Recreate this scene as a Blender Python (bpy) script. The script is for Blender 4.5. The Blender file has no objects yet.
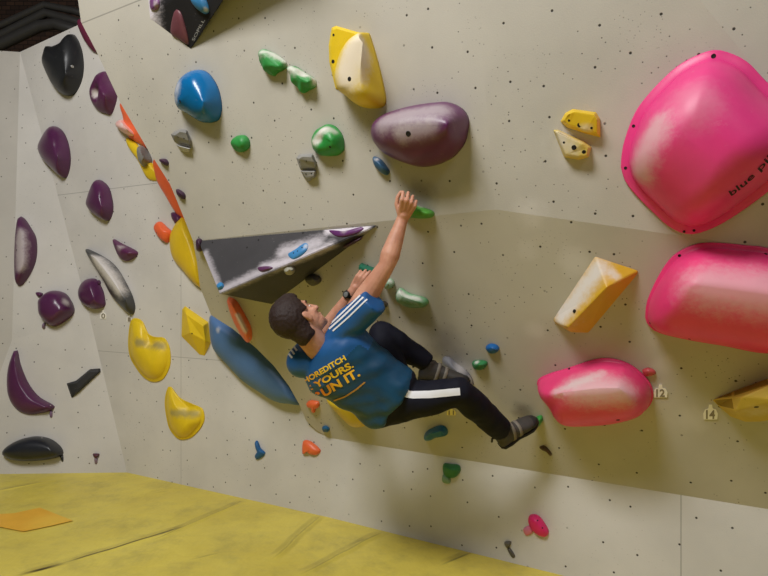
import bpy, bmesh, math, random
from mathutils import Vector as V, Matrix, noise
from mathutils.bvhtree import BVHTree
random.seed(7)
S = bpy.context.scene
COL = S.collection
PI = math.pi
# ------------------------------------------------------------------ camera and planes
FPX = 570.0
CAM = V((0, 0, 1.5))
cd = bpy.data.cameras.new('camera'); cd.sensor_width = 36; cd.lens = FPX / 768 * 36
cam = bpy.data.objects.new('camera', cd); cam.location = CAM; cam.rotation_euler = (PI/2, 0, 0)
COL.objects.link(cam); S.camera = cam

def ray(px, py): return V(((px-384)/FPX, 1, (288-py)/FPX))
def proj(p):
    d = p - CAM
    return (384 + FPX*d.x/d.y, 288 - FPX*d.z/d.y)
def on_floor(px, py, z=0.0):
    r = ray(px, py); return CAM + r*((z-CAM.z)/r.z)
class Plane:
    def __init__(s, n, p):
        s.n = n.normalized()
        if s.n.dot(CAM - p) < 0: s.n = -s.n
        s.c = s.n.dot(p)
        s.u = V((-s.n.y, s.n.x, 0)).normalized()          # image right
        if s.u.x < 0: s.u = -s.u
        s.v = s.n.cross(s.u)
        if s.v.z < 0: s.v = -s.v
    def hit(s, px, py, off=0.0):
        r = ray(px, py)
        return CAM + r*((s.c + off - s.n.dot(CAM))/s.n.dot(r))
def vplane(a, b):
    d = b - a
    return Plane(V((d.y, -d.x, 0)), a)
D = vplane(on_floor(127, 472.4), on_floor(330, 517.6))        # left part of the wall, vertical
K = vplane(on_floor(330, 517.6), on_floor(560, 574.8))        # kickboard
TILT = math.radians(25)
KT = .52
k0 = K.hit(330, 440)
Fp = Plane(K.n*math.cos(TILT) - V((0, 0, 1))*math.sin(TILT), V((k0.x, k0.y, KT)))   # overhang
RL, RM, RR = Fp.hit(193, 241), Fp.hit(495, 209.5), Fp.hit(768, 248)
def lean(a, b, deg):
    pl = vplane(a, b); t = math.radians(deg)
    return Plane(pl.n*math.cos(t) - V((0, 0, 1))*math.sin(t), a) if abs(a.z-b.z) < 1e-4 else Plane((b-a).cross(V((0, 0, 1)) + pl.n*math.tan(t)), a)
E1 = lean(RL, RM, 14)
E2 = lean(RM, RR, 14)
b0, b1 = on_floor(0, 474), on_floor(127, 472.4)
q1 = D.hit(90, 318)
Cw = Plane((b1-b0).cross(q1-b1), b1)                           # slab at the back left
q0 = D.hit(20, 52)
eB = Cw.hit(12, 340)
Bw = Plane((q1-q0).cross(eB-q0), q0)
# ------------------------------------------------------------------ materials
def srgb(r, g, b):
    f = lambda c: (c/255/12.92) if c/255 <= .04045 else ((c/255+.055)/1.055)**2.4
    return (f(r), f(g), f(b), 1)
class NT:
    def __init__(s, name):
        s.m = bpy.data.materials.new(name); s.m.use_nodes = True
        s.t = s.m.node_tree; s.b = s.t.nodes['Principled BSDF']
    def n(s, typ, **kw):
        x = s.t.nodes.new(typ)
        for k, v in kw.items():
            if k == 'ins':
                for kk, vv in v.items():
                    if isinstance(vv, bpy.types.NodeSocket): s.t.links.new(vv, x.inputs[kk])
                    else: x.inputs[kk].default_value = vv
            else: setattr(x, k, v)
        return x
    def math(s, op, a, b=0.0, c=None):
        d = {0: a, 1: b}
        if c is not None: d[2] = c
        return s.n('ShaderNodeMath', operation=op, ins=d).outputs[0]
    def mix(s, f, a, b):
        return s.n('ShaderNodeMix', data_type='RGBA', ins={0: f, 6: a, 7: b}).outputs[2]
    def noise(s, vec, scale, detail=3, rough=.55):
        return s.n('ShaderNodeTexNoise', ins={'Vector': vec, 'Scale': scale, 'Detail': detail, 'Roughness': rough}).outputs['Fac']
    def ramp(s, x, lo, hi, a=0., b=1.):
        return s.n('ShaderNodeMapRange', interpolation_type='SMOOTHSTEP', ins={'Value': x, 'From Min': lo, 'From Max': hi, 'To Min': a, 'To Max': b}).outputs[0]
    def dist(s, vec, p):
        return s.n('ShaderNodeVectorMath', operation='DISTANCE', ins={0: vec, 1: tuple(p)}).outputs['Value']
    def segdist(k, oc, a, b):
        d = (b-a); L = max(1e-6, d.length); dn = d/L
        rel = k.n('ShaderNodeVectorMath', operation='SUBTRACT', ins={0: oc, 1: tuple(a)}).outputs[0]
        t = k.n('ShaderNodeClamp', ins={'Value': k.n('ShaderNodeVectorMath', operation='DOT_PRODUCT', ins={0: rel, 1: tuple(dn)}).outputs['Value'], 'Min': 0., 'Max': L}).outputs[0]
        pr = k.n('ShaderNodeVectorMath', operation='SCALE', ins={0: tuple(dn), 'Scale': t}).outputs[0]
        return k.n('ShaderNodeVectorMath', operation='DISTANCE', ins={0: rel, 1: pr}).outputs['Value']
    def out(s, col, rough=.5, spec=.5, bump=None, bs=.2, bd=.01):
        if isinstance(col, bpy.types.NodeSocket): s.t.links.new(col, s.b.inputs['Base Color'])
        else: s.b.inputs['Base Color'].default_value = col
        if isinstance(rough, bpy.types.NodeSocket): s.t.links.new(rough, s.b.inputs['Roughness'])
        else: s.b.inputs['Roughness'].default_value = rough
        s.b.inputs['Specular IOR Level'].default_value = spec
        if bump is not None:
            bn = s.n('ShaderNodeBump', ins={'Height': bump, 'Strength': bs, 'Distance': bd})
            s.t.links.new(bn.outputs[0], s.b.inputs['Normal'])
        return s.m
def plain(name, col, rough=.5, spec=.5, var=.12, scale=30, metal=0):
    k = NT(name); tc = k.n('ShaderNodeTexCoord').outputs['Object']
    f = k.noise(tc, scale, 4)
    d = tuple(c*(1-var) for c in col[:3])+(1,); l = tuple(min(1, c*(1+var)) for c in col[:3])+(1,)
    m = k.out(k.mix(f, d, l), rough, spec); k.b.inputs['Metallic'].default_value = metal
    return m

def wall_material(name, base, smudges=(), lines=(), dots=1.0):
    k = NT(name)
    uv = k.n('ShaderNodeUVMap').outputs[0]
    oc = k.n('ShaderNodeTexCoord').outputs['Object']
    lo = tuple(c*.9 for c in base[:3])+(1,); hi = tuple(min(1, c*1.06) for c in base[:3])+(1,)
    col = k.mix(k.ramp(k.noise(uv, 1.3, 5), .3, .7), lo, hi)
    st = k.n('ShaderNodeMapping', ins={'Vector': uv, 'Scale': (3.5, 24, 1), 'Rotation': (0, 0, .5)}).outputs[0]
    sc = k.ramp(k.noise(st, 1.6, 5, .7), .66, .8, 0, .25)
    col = k.mix(sc, col, tuple(c*.62 for c in base[:3])+(1,))
    sl = k.ramp(k.noise(uv, 4.5, 6, .7), .62, .82, 0, .3)
    col = k.mix(sl, col, tuple(min(1, c*1.25) for c in base[:3])+(1,))
    for (p, r, c, a) in smudges:
        d = k.dist(oc, p)
        wob = k.math('ADD', d, k.math('MULTIPLY', k.math('SUBTRACT', k.noise(oc, 14, 4), .5), r*.9))
        col = k.mix(k.ramp(wob, r, r*.15, 0, a), col, c)
    v1 = k.n('ShaderNodeTexVoronoi', voronoi_dimensions='2D', ins={'Vector': uv, 'Scale': 5.4, 'Randomness': .62}).outputs['Distance']
    h1 = k.math('MULTIPLY', k.ramp(v1, .034, .022), k.ramp(k.noise(uv, 6, 2), .36, .46, .35, .95))
    v2 = k.n('ShaderNodeTexVoronoi', voronoi_dimensions='2D', ins={'Vector': uv, 'Scale': 15, 'Randomness': 1.0}).outputs['Distance']
    msk = k.ramp(k.noise(uv, 2.2, 3), .5, .56)
    h2 = k.math('MULTIPLY', k.math('MULTIPLY', k.ramp(v2, .05, .03), msk), .75*dots)
    v3 = k.n('ShaderNodeTexVoronoi', voronoi_dimensions='2D', ins={'Vector': uv, 'Scale': 34, 'Randomness': 1.0}).outputs['Distance']
    msk3 = k.ramp(k.noise(uv, 3.7, 3), .55, .62)
    h3 = k.math('MULTIPLY', k.math('MULTIPLY', k.ramp(v3, .075, .04), msk3), .55*dots)
    holes = k.math('MAXIMUM', h1, k.math('MAXIMUM', h2, h3))
    col = k.mix(holes, col, srgb(42, 36, 30))
    sp = k.n('ShaderNodeSeparateXYZ', ins={0: uv})
    for (a, b, c, w) in lines:                       # panel joints a*u + b*v = c
        dd = k.math('ABSOLUTE', k.math('SUBTRACT', k.math('ADD', k.math('MULTIPLY', sp.outputs[0], a), k.math('MULTIPLY', sp.outputs[1], b)), c))
        col = k.mix(k.ramp(dd, w, w*.4, 0, .55), col, tuple(x*.3 for x in base[:3])+(1,))
    bp = k.math('SUBTRACT', k.noise(uv, 160, 3, .7), k.math('MULTIPLY', holes, 2.0))
    return k.out(col, .62, .35, bp, .25, .003)

def hold_material(name, col, chalk=(), rough=.42, dirt=.25, under=None, metal=0, chalkcol=(225, 218, 212)):
    """plastic with rubbed-in chalk; chalk = [(local point, radius, amount)]"""
    k = NT(name); oc = k.n('ShaderNodeTexCoord').outputs['Object']
    d = tuple(c*.82 for c in col[:3])+(1,); l = tuple(min(1, c*1.08+.004) for c in col[:3])+(1,)
    c = k.mix(k.noise(oc, 9, 4), d, l)
    c = k.mix(k.ramp(k.noise(oc, 70, 5, .7), .62, .75, 0, dirt), c, tuple(x*.35 for x in col[:3])+(1,))
    cc = srgb(*chalkcol)
    c = k.mix(k.ramp(k.noise(oc, 26, 6, .75), .6, .82, 0, .35), c, tuple(.5*x+.5*y for x, y in zip(col[:3], cc[:3]))+(1,))
    f = None
    for (p, r, a) in chalk:
        if len(p) == 2: base_d = k.segdist(oc, *p)
        else: base_d = k.dist(oc, p)
        base_d = k.math('ADD', base_d, k.math('MULTIPLY', k.math('SUBTRACT', k.noise(oc, 45, 5, .75), .5), r*.7))
        dd = k.math('ADD', base_d, k.math('MULTIPLY', k.math('SUBTRACT', k.noise(oc, .9/r, 5, .6), .5), r*.7))
        g = k.ramp(dd, r*1.1, r*.1, 0, a)
        f = g if f is None else k.math('SUBTRACT', k.math('ADD', f, g), k.math('MULTIPLY', f, g))
    ro = rough
    if f is not None:
        c = k.mix(f, c, cc); ro = k.math('ADD', k.math('MULTIPLY', f, .75-rough), rough)
    return k.out(c, ro, .5, k.noise(oc, 220, 2), .12, .002)

M_WALL = srgb(194, 189, 179)
CH = srgb(228, 222, 218); GR = srgb(150, 142, 140)
smL = [(D.hit(56, 330), .12, CH, .6), (D.hit(103, 222), .07, CH, .6), (D.hit(58, 178), .08, CH, .5), (D.hit(255, 388), .09, CH, .5)]
smR = [(E1.hit(420, 197), .12, GR, .75), (Fp.hit(440, 345), .17, GR, .6), (Fp.hit(466, 372), .10, CH, .6),
       (Fp.hit(425, 335), .12, CH, .35), (E1.hit(470, 196), .09, CH, .35), (E1.hit(530, 214), .1, CH, .3), (Fp.hit(523, 412), .08, srgb(96, 88, 80), .6),
       (Fp.hit(690, 420), .1, CH, .3), (Fp.hit(665, 365), .08, CH, .3), (Fp.hit(575, 262), .1, CH, .35), (Fp.hit(527, 250), .07, CH, .2),
       (Fp.hit(535, 330), .07, CH, .25), (E2.hit(570, 150), .14, CH, .3)]
cu = lambda P, x, y: (P.hit(x, y).dot(P.u), P.hit(x, y).dot(P.v))
ku = cu(K, 681, 540)[0]
du1 = cu(D, 125, 187)[1]; du2 = cu(D, 110, 317)[1]; du3 = cu(D, 190, 358)[1]; du4 = cu(D, 181, 330)[0]
WM_D = wall_material('painted_panel_left', srgb(212, 208, 203), smL, [(0, 1, du1, .004), (0, 1, du3, .003), (1, 0, du4, .003)], .6)
WM_R = wall_material('painted_panel', srgb(190, 184, 172), smR, [], 1.0)
e1a, e1b = cu(E1, 85, 22), cu(E1, 140, 0); ea, eb = e1a[1]-e1b[1], e1b[0]-e1a[0]; el = math.hypot(ea, eb)
WM_E = wall_material('painted_upper_panel', M_WALL, smR, [(ea/el, eb/el, (ea*e1a[0]+eb*e1a[1])/el, .005)], 1.0)
WM_E2 = wall_material('painted_upper_panel_right', M_WALL, smR, [], 1.0)
WM_K = wall_material('painted_kickboard', srgb(214, 211, 208), [], [(1, 0, ku, .004)], .2)
WM_C = wall_material('painted_slab', srgb(204, 200, 194), [], [], .35)
WM_A = wall_material('painted_side_wall', srgb(188, 183, 175), [], [], .2)
# ------------------------------------------------------------------ object helpers
def props(o, label=None, cat=None, group=None, kind=None):
    if label: o['label'] = label
    if cat: o['category'] = cat
    if group: o['group'] = group
    if kind: o['kind'] = kind
    return o
def mesh_obj(name, verts, faces, mat, matrix=None, parent=None, smooth=True):
    me = bpy.data.meshes.new(name); me.from_pydata([tuple(v) for v in verts], [], faces); me.update()
    return me_obj(name, me, mat, matrix, parent, smooth)
def me_obj(name, me, mat, matrix=None, parent=None, smooth=True):
    for mm in (mat if isinstance(mat, (list, tuple)) else [mat]): me.materials.append(mm)
    if smooth: me.polygons.foreach_set('use_smooth', [True]*len(me.polygons))
    o = bpy.data.objects.new(name, me); COL.objects.link(o)
    if matrix is not None: o.matrix_world = matrix
    if parent is not None: o.parent = parent
    return o
def part(name, verts, faces, mat, parent, smooth=True):
    """world-space verts -> child mesh in the parent's own space"""
    inv = parent['_m'] if False else MW[parent.name].inverted()
    o = mesh_obj(name, [inv @ V(v) for v in verts], faces, mat, None, parent, smooth)
    MW[o.name] = MW[parent.name].copy()
    return o
MW = {}
def recalc(o):
    bm = bmesh.new(); bm.from_mesh(o.data); bmesh.ops.recalc_face_normals(bm, faces=bm.faces); bm.to_mesh(o.data); bm.free()
def bvh_of(o):
    m = MW[o.name]
    return BVHTree.FromPolygons([m @ v.co for v in o.data.vertices], [tuple(p.vertices) for p in o.data.polygons])
def frame(pl, p):
    m = Matrix((pl.u, pl.v, pl.n)).transposed().to_4x4(); m.translation = p
    return m
# ------------------------------------------------------------------ the setting
def facets(name, polys, mats, label, cat):
    """polys: list of (points, plane for uv, material index)"""
    vs, fs, uvs, mi = [], [], [], []
    for pts, pl, m in polys:
        i0 = len(vs); vs += pts; fs.append(list(range(i0, i0+len(pts)))); mi.append(m)
        uvs += [(p.dot(pl.u), p.dot(pl.v)) for p in pts]
    me = bpy.data.meshes.new(name); me.from_pydata([tuple(v) for v in vs], [], fs)
    ul = me.uv_layers.new(name='UVMap')
    for l in me.loops: ul.data[l.index].uv = uvs[l.vertex_index]
    for i, p in enumerate(me.polygons): p.material_index = mi[i]
    for m in mats: me.materials.append(m)
    o = bpy.data.objects.new(name, me); COL.objects.link(o); MW[o.name] = Matrix()
    return props(o, label, cat, None, 'structure')
TOP = 5.6
def up_to(p, z): return V((p.x, p.y, z))
EDGE_E = [(81, 22), (96.5, 51.5), (121, 104), (147.5, 149), (170, 184), (184, 218)]
EDGE_F = [(197, 262), (200, 287), (211, 315), (233, 329), (256, 348), (274, 366), (289, 386), (299, 404), (306, 420), (317, 431)]
e_pts = [E1.hit(*p) for p in EDGE_E]; e_top = E1.hit(70, -60)
f_pts = [Fp.hit(*p) for p in EDGE_F]
kL = V((k0.x, k0.y, KT)); fl_m = on_floor(330, 517.6)
kdir = K.u
kR = kL + kdir*5.2; flR = V((kR.x, kR.y, 0))
P2 = RM + (RR-RM)*2.6
backD = lambda p: p - D.n*max(.0, D.n.dot(p)-D.c-.0)
# upper right: fold line on E2 from px (700,0) to (768,80)
g1, g2 = E2.hit(690, -12), E2.hit(775, 92); gd = (g2-g1)
g0 = g1 - gd*1.6; g3 = g1 + gd*2.2
fold = E1.n.cross(E2.n); fold = fold*(1 if fold.z > 0 else -1); fold_at = lambda z: RM + fold*((z-RM.z)/fold.z)
cornerT = up_to(P2, g0.z) + E2.n*(E2.c - E2.n.dot(up_to(P2, g0.z))) - E2.n*.22
G = Plane((g3-g0).cross(cornerT-g0), g0)
edge_all = [e_top] + e_pts + [RL] + f_pts + [kL]
polys = [
    ([on_floor(127, 472.4), fl_m, kL] + [backD(p) for p in reversed(f_pts)] + [backD(RL)] + [backD(p) for p in reversed(e_pts)]
     + [D.hit(110, 9), D.hit(78, 25), q0, q1], D, 0),
    ([fl_m, flR, kR, kL], K, 2),
    ([kL, kR, P2, RM, RL] + f_pts, Fp, 1),
    ([RL, RM, fold_at(e_top.z), e_top] + e_pts, E1, 3),
    ([RM, P2, g3, g0, fold_at(g0.z)], E2, 4),
    ([g3, cornerT, g0], G, 4),
]
for a, b in zip(edge_all[:-1], edge_all[1:]):
    polys.append(([a, b, backD(b), backD(a)], D, 1))
facets('wall_right', polys, [WM_D, WM_R, WM_K, WM_E, WM_E2], 'grey painted climbing wall with an overhanging band above a low kickboard', 'wall')
cL = Cw.hit(0, 372)
down = on_floor(0, 474) + (b0-b1).normalized()*1.6
cD = eB + (cL-eB)*(eB.z/(eB.z-cL.z))
Aw = Plane((q0-eB).cross(cL-eB), eB)
facets('wall_back', [([cD, b1, q1, eB], Cw, 0), ([eB, q1, q0], Bw, 0)], [WM_C], 'pale grey slab of climbing wall in the left corner', 'wall')
aT = Aw.hit(-70, 46)
facets('wall_left', [([cD, eB, Aw.hit(16, 196), Aw.hit(-70, 150)], Aw, 0), ([Aw.hit(16, 196), q0, Aw.hit(-60, 47), Aw.hit(-70, 150)], Aw, 0)],
       [WM_A], 'grey climbing wall panel at the far left edge', 'wall')
# floor of yellow matting
def floor_mat():
    k = NT('yellow_mat_vinyl'); oc = k.n('ShaderNodeTexCoord').outputs['Object']
    c = k.mix(k.ramp(k.noise(oc, 1.1, 5), .3, .7), srgb(210, 190, 78), srgb(226, 208, 94))
    c = k.mix(k.ramp(k.noise(oc, 4, 6, .7), .42, .8, 0, .55), c, srgb(158, 146, 78))
    st = k.n('ShaderNodeMapping', ins={'Vector': oc, 'Scale': (1.5, 16, 1), 'Rotation': (0, 0, .75)}).outputs[0]
    c = k.mix(k.ramp(k.noise(st, 2, 6, .75), .64, .78, 0, .4), c, srgb(140, 126, 60))
    c = k.mix(k.ramp(k.noise(oc, 30, 6, .8), .66, .8, 0, .35), c, srgb(130, 118, 60))
    sp = k.n('ShaderNodeSeparateXYZ', ins={0: oc}); h = k.noise(oc, 3, 4)
    def seg(a, b, w, dark, hh):
        nonlocal c, h
        p, q = on_floor(*a), on_floor(*b); d = (q-p); L = d.length; d /= L; n = V((-d.y, d.x, 0))
        ln = lambda v, o: k.math('SUBTRACT', k.math('ADD', k.math('MULTIPLY', sp.outputs[0], v.x), k.math('MULTIPLY', sp.outputs[1], v.y)), o)
        s = ln(d, d.dot(p)); t = ln(n, n.dot(p))
        t = k.math('ADD', t, k.math('MULTIPLY', k.math('SUBTRACT', k.noise(oc, 2.5, 2), .5), .05))
        along = k.math('MULTIPLY', k.ramp(s, -.02, .12), k.ramp(s, L+.02, L-.12))
        f = k.math('MULTIPLY', k.ramp(k.math('ABSOLUTE', t), w*1.6, w*.4), along)
        if dark: c = k.mix(k.math('MULTIPLY', f, dark), c, srgb(70, 58, 24))
        if hh:
            g = k.math('MULTIPLY', k.ramp(k.math('ABSOLUTE', t), .05, .0), along)
            h = k.math('ADD', h, k.math('MULTIPLY', g, hh))
    seg((15, 577), (68, 562), .014, 1.0, .6)
    seg((62, 563), (185, 526), .009, .8, .4)
    seg((-10, 492), (45, 481), .006, .5, .3)
    seg((150, 541), (245, 500), .006, .3, .6)
    seg((270, 560), (322, 514), .006, .3, .8)
    seg((300, 575), (385, 531), .006, .35, .7)
    seg((440, 566), (474, 551), .007, .7, .8)
    seg((350, 545), (372, 538), .01, .4, .2)
    seg((150, 494), (168, 491), .006, .5, .2)
    seg((190, 560), (225, 552), .006, .4, .2)
    return k.out(c, .45, .45, h, 1.0, .03)
fm = bpy.data.meshes.new('floor'); fm.from_pydata([(-7, -4, 0), (6, -4, 0), (6, 7, 0), (-7, 7, 0)], [], [(0, 1, 2, 3)])
fl = me_obj('floor', fm, floor_mat(), smooth=False); MW[fl.name] = Matrix()
props(fl, 'yellow vinyl crash matting covering the ground below the walls', 'floor', None, 'structure')
# dark hall behind: ceiling, end wall, ducts
dk = plain('dark_ceiling_board', srgb(62, 50, 44), .8, .2, .35, 3)
def brick():
    k = NT('dark_brick'); oc = k.n('ShaderNodeTexCoord').outputs['Object']
    mp = k.n('ShaderNodeMapping', ins={'Vector': oc, 'Rotation': (PI/2, 0, 0)}).outputs[0]
    b = k.n('ShaderNodeTexBrick', ins={'Vector': mp, 'Color1': srgb(86, 64, 52), 'Color2': srgb(62, 48, 42), 'Mortar': srgb(40, 34, 30), 'Scale': 4.0}).outputs[0]
    return k.out(b, .85, .2)
mesh_obj('wall_rear', [(-8, 8.2, 0), (6, 8.2, 0), (6, 8.2, 6.4), (-8, 8.2, 6.4)], [(0, 1, 2, 3)], brick(), smooth=False)
props(bpy.data.objects['wall_rear'], 'dark brick hall wall seen above the climbing wall top', 'wall', None, 'structure')
mesh_obj('ceiling', [(-8, -4, 6.3), (6, -4, 6.3), (6, 8.3, 6.3), (-8, 8.3, 6.3)], [(0, 3, 2, 1)], dk, smooth=False)
props(bpy.data.objects['ceiling'], 'dark unlit ceiling of the climbing hall', 'ceiling', None, 'structure')
def tube(path, r, seg=14, cap=True):
    vs, fs = [], []
    n = len(path)
    for i, p in enumerate(path):
        t = (path[min(i+1, n-1)] - path[max(i-1, 0)]).normalized()
        a = t.orthogonal().normalized() if abs(t.z) > .95 else t.cross(V((0, 0, 1))).normalized()
        b = t.cross(a).normalized()
        rr = r[i] if isinstance(r, (list, tuple)) else r
        for j in range(seg):
            w = 2*PI*j/seg; vs.append(p + a*(rr*math.cos(w)) + b*(rr*math.sin(w)))
    for i in range(n-1):
        for j in range(seg):
            fs.append((i*seg+j, i*seg+(j+1) % seg, (i+1)*seg+(j+1) % seg, (i+1)*seg+j))
    if cap: fs += [tuple(range(seg))[::-1], tuple((n-1)*seg+j for j in range(seg))]
    return vs, fs
def thing_mesh(name, vs, fs, mat, label, cat, group=None, smooth=True, origin=None):
    o_ = origin or sum((V(v) for v in vs), V())/len(vs)
    m = Matrix.Translation(o_)
    o = mesh_obj(name, [V(v)-o_ for v in vs], fs, mat, m, None, smooth); MW[o.name] = m; recalc(o)
    return props(o, label, cat, group)
def far(px, py, y): return CAM + ray(px, py)*y
duct_m = plain('dark_duct_metal', srgb(66, 64, 62), .5, .5, .2, 8)
for (pts, r, lab) in [([(-60, 50), (2, 35), (46, 13), (70, 20), (120, 36)], .055, 'dark bent pipe under the ceiling at top left, nearest the wall top'),
                      ([(-60, 38), (2, 25), (45, 5), (74, 11), (120, 26)], .045, 'dark bent pipe at top left, middle one of three'),
                      ([(-60, 60), (2, 44), (40, 26), (56, 24), (120, 44)], .07, 'thick dark pipe at top left just above the slab top edge')]:
    vs, fs = tube([far(x, y, 7.2) for x, y in pts], r)
    thing_mesh('ceiling_pipe', vs, fs, duct_m, lab, 'pipe', 'pipes under the ceiling')
# ------------------------------------------------------------------ climbing holds
def smooth_loop(pts, N):
    n = len(pts); out = []
    L = [0]
    for i in range(n): L.append(L[-1]+math.dist(pts[i], pts[(i+1) % n]))
    for k in range(N):
        d = L[-1]*k/N; i = max(j for j in range(n) if L[j] <= d); t = (d-L[i])/max(1e-9, L[i+1]-L[i])
        p0, p1, p2, p3 = (pts[(i+j) % n] for j in (-1, 0, 1, 2))
        out.append(tuple(.5*(2*b + (c-a)*t + (2*a-5*b+4*c-d_)*t*t + (3*b-a-3*c+d_)*t**3) for a, b, c, d_ in zip(p0, p1, p2, p3)))
    return out
def nearest_on(seg, p):
    best = None
    if len(seg) == 1: return seg[0]
    for a, b in zip(seg[:-1], seg[1:]):
        dx, dy = b[0]-a[0], b[1]-a[1]
        t = max(0, min(1, ((p[0]-a[0])*dx+(p[1]-a[1])*dy)/max(1e-9, dx*dx+dy*dy)))
        q = (a[0]+dx*t, a[1]+dy*t); dd = math.dist(p, q)
        if best is None or dd < best[0]: best = (dd, q)
    return best[1]
mcount = [0]
HOLDS = {}
def hold(label, pl, outline, h, col, spine=None, p=2.0, q=2.0, chalk=(), rim=None, rough=.42, bump=None, group=None, N=56, R=14,
         holes=(), hole_r=.007, name='climbing_hold', cat='climbing hold', dirt=.25, fit=True, mat=None, dent=(), chalkcol=(225, 218, 212)):
    cx = sum(a for a, _ in outline)/len(outline); cy = sum(b for _, b in outline)/len(outline)
    loop = smooth_loop(outline, N)
    spine = spine or [(cx, cy)]
    org = pl.hit(cx, cy); Mx = frame(pl, org); inv = Mx.inverted()
    sx = sy = 1.0; ox = oy = 0.0
    tb = (min(a for a, _ in loop), max(a for a, _ in loop), min(b for _, b in loop), max(b for _, b in loop))
    def build():
        base = [((a-cx)*sx+cx+ox, (b-cy)*sy+cy+oy) for a, b in loop]
        ring0 = [inv @ pl.hit(*w) for w in base]
        spl = [(inv @ pl.hit(x, y, h)) for x, y in spine]
        sp2 = [(v.x, v.y) for v in spl]
        tgt = [nearest_on(sp2, (v.x, v.y)) for v in ring0]
        rings = [[V((v.x, v.y, 0)) for v in ring0]]
        if rim:
            w, t = rim
            rings.append([V((v.x, v.y, t*.7)) for v in ring0])
            for f in (.15, .9):
                rg = []
                for v, g in zip(ring0, tgt):
                    dd = math.dist((v.x, v.y), g); kk = min(.5, w/max(dd, 1e-4))*f
                    rg.append(V((v.x+(g[0]-v.x)*kk, v.y+(g[1]-v.y)*kk, t)))
                rings.append(rg)
            edge = rings[-1]; z0 = t
        else:
            edge = rings[0]; z0 = 0.0
        for k in range(1, R+1):
            s = (k/R)**1.7*(.97 if len(spine) == 1 else .89)
            r = 1-s; z = z0+(h-z0)*(1-r**p)**(1/q)
            rings.append([V((g[0]+(v.x-g[0])*r, g[1]+(v.y-g[1])*r, z)) for v, g in zip(edge, tgt)])
        for (dx, dy, dr, dd) in dent:
            c = inv @ pl.hit(dx, dy, h*.6)
            for rg in rings[2:]:
                for v in rg:
                    e = math.dist((v.x, v.y), (c.x, c.y))/dr
                    v.z = max(.004, v.z - dd*math.exp(-e*e))
        if bump:
            amp, sc = bump
            for rg in rings[1:]:
                for v in rg:
                    w = min(1, v.z/(h*.4+1e-6))
                    nv = noise.noise_vector(v*sc + V((cx, cy, 0)))
                    v += nv*amp*w
                    v.z = max(v.z, .001)
        return rings
    for it in range(6 if fit else 1):
        rings = build()
        P = [proj(Mx @ v) for rg in rings for v in rg]
        bb = (min(a for a, _ in P), max(a for a, _ in P), min(b for _, b in P), max(b for _, b in P))
        if it < 5 and fit:
            fx = (tb[1]-tb[0])/(bb[1]-bb[0]); fy = (tb[3]-tb[2])/(bb[3]-bb[2])
            sx = max(.3, sx*min(1.3, max(.7, fx))); sy = max(.3, sy*min(1.3, max(.7, fy)))
            ox += ((tb[0]+tb[1])-(bb[0]+bb[1]))/2; oy += ((tb[2]+tb[3])-(bb[2]+bb[3]))/2
            mx = (tb[1]-tb[0])*.4; ox = max(-mx, min(mx, ox))
    vs = [v for rg in rings for v in rg]; n = len(rings); fs = []
    for i in range(n-1):
        for j in range(N):
            fs.append((i*N+j, i*N+(j+1) % N, (i+1)*N+(j+1) % N, (i+1)*N+j))
    fs.append(tuple(range(N))[::-1]); fs.append(tuple((n-1)*N+j for j in range(N)))
    o = mesh_obj(name, vs, fs, [], Mx); MW[o.name] = Mx; recalc(o)
    o.data.polygons[len(fs)-2].use_smooth = False
    bv = bvh_of(o)
    mcount[0] += 1
    if mat is None:
        ck = []
        sf = lambda x, y: inv @ (bv.ray_cast(CAM, ray(x, y).normalized())[0] or pl.hit(x, y, h*.7))
        for c_ in chalk:
            if len(c_) == 6: ck.append(((sf(c_[0], c_[1]), sf(c_[2], c_[3])), c_[4], c_[5]))
            else: ck.append((sf(c_[0], c_[1]), c_[2], c_[3]))
        mat = hold_material('hold_plastic_%d' % mcount[0], col, ck, rough, dirt, chalkcol=chalkcol)
    o.data.materials.append(mat)
    props(o, label, cat, group)
    for hh in holes:
        bolt(o, bv, hh[0], hh[1], hh[2] if len(hh) > 2 else hole_r, hh[3] if len(hh) > 3 else M_HOLE)
    HOLDS[label] = (o, bv, pl)
    return o
M_HOLE = plain('dark_bolt_socket', srgb(30, 26, 24), .6, .3)
M_STEEL = plain('bolt_steel', srgb(190, 188, 184), .3, .6, .1, 60, .7)
def bolt(o, bv, px, py, r, mat, name='bolt'):
    loc, nr, _, _ = bv.ray_cast(CAM, ray(px, py).normalized())
    if loc is None: return
    if nr.dot(CAM-loc) < 0: nr = -nr
    a = nr.orthogonal().normalized(); b = nr.cross(a); vs = []; n = 14
    for (rr, z) in ((r, -.004), (r, .0006), (r*.75, .0012), (r*.68, .0008)):
        for j in range(n):
            w = 2*PI*j/n; vs.append(loc + a*(rr*math.cos(w)) + b*(rr*math.sin(w)) + nr*z)
    fs = [(i*n+j, i*n+(j+1) % n, (i+1)*n+(j+1) % n, (i+1)*n+j) for i in range(3) for j in range(n)]
    fs += [tuple(3*n+j for j in range(n)), tuple(range(n))[::-1]]
    part(name, vs, fs, mat, o)
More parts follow.
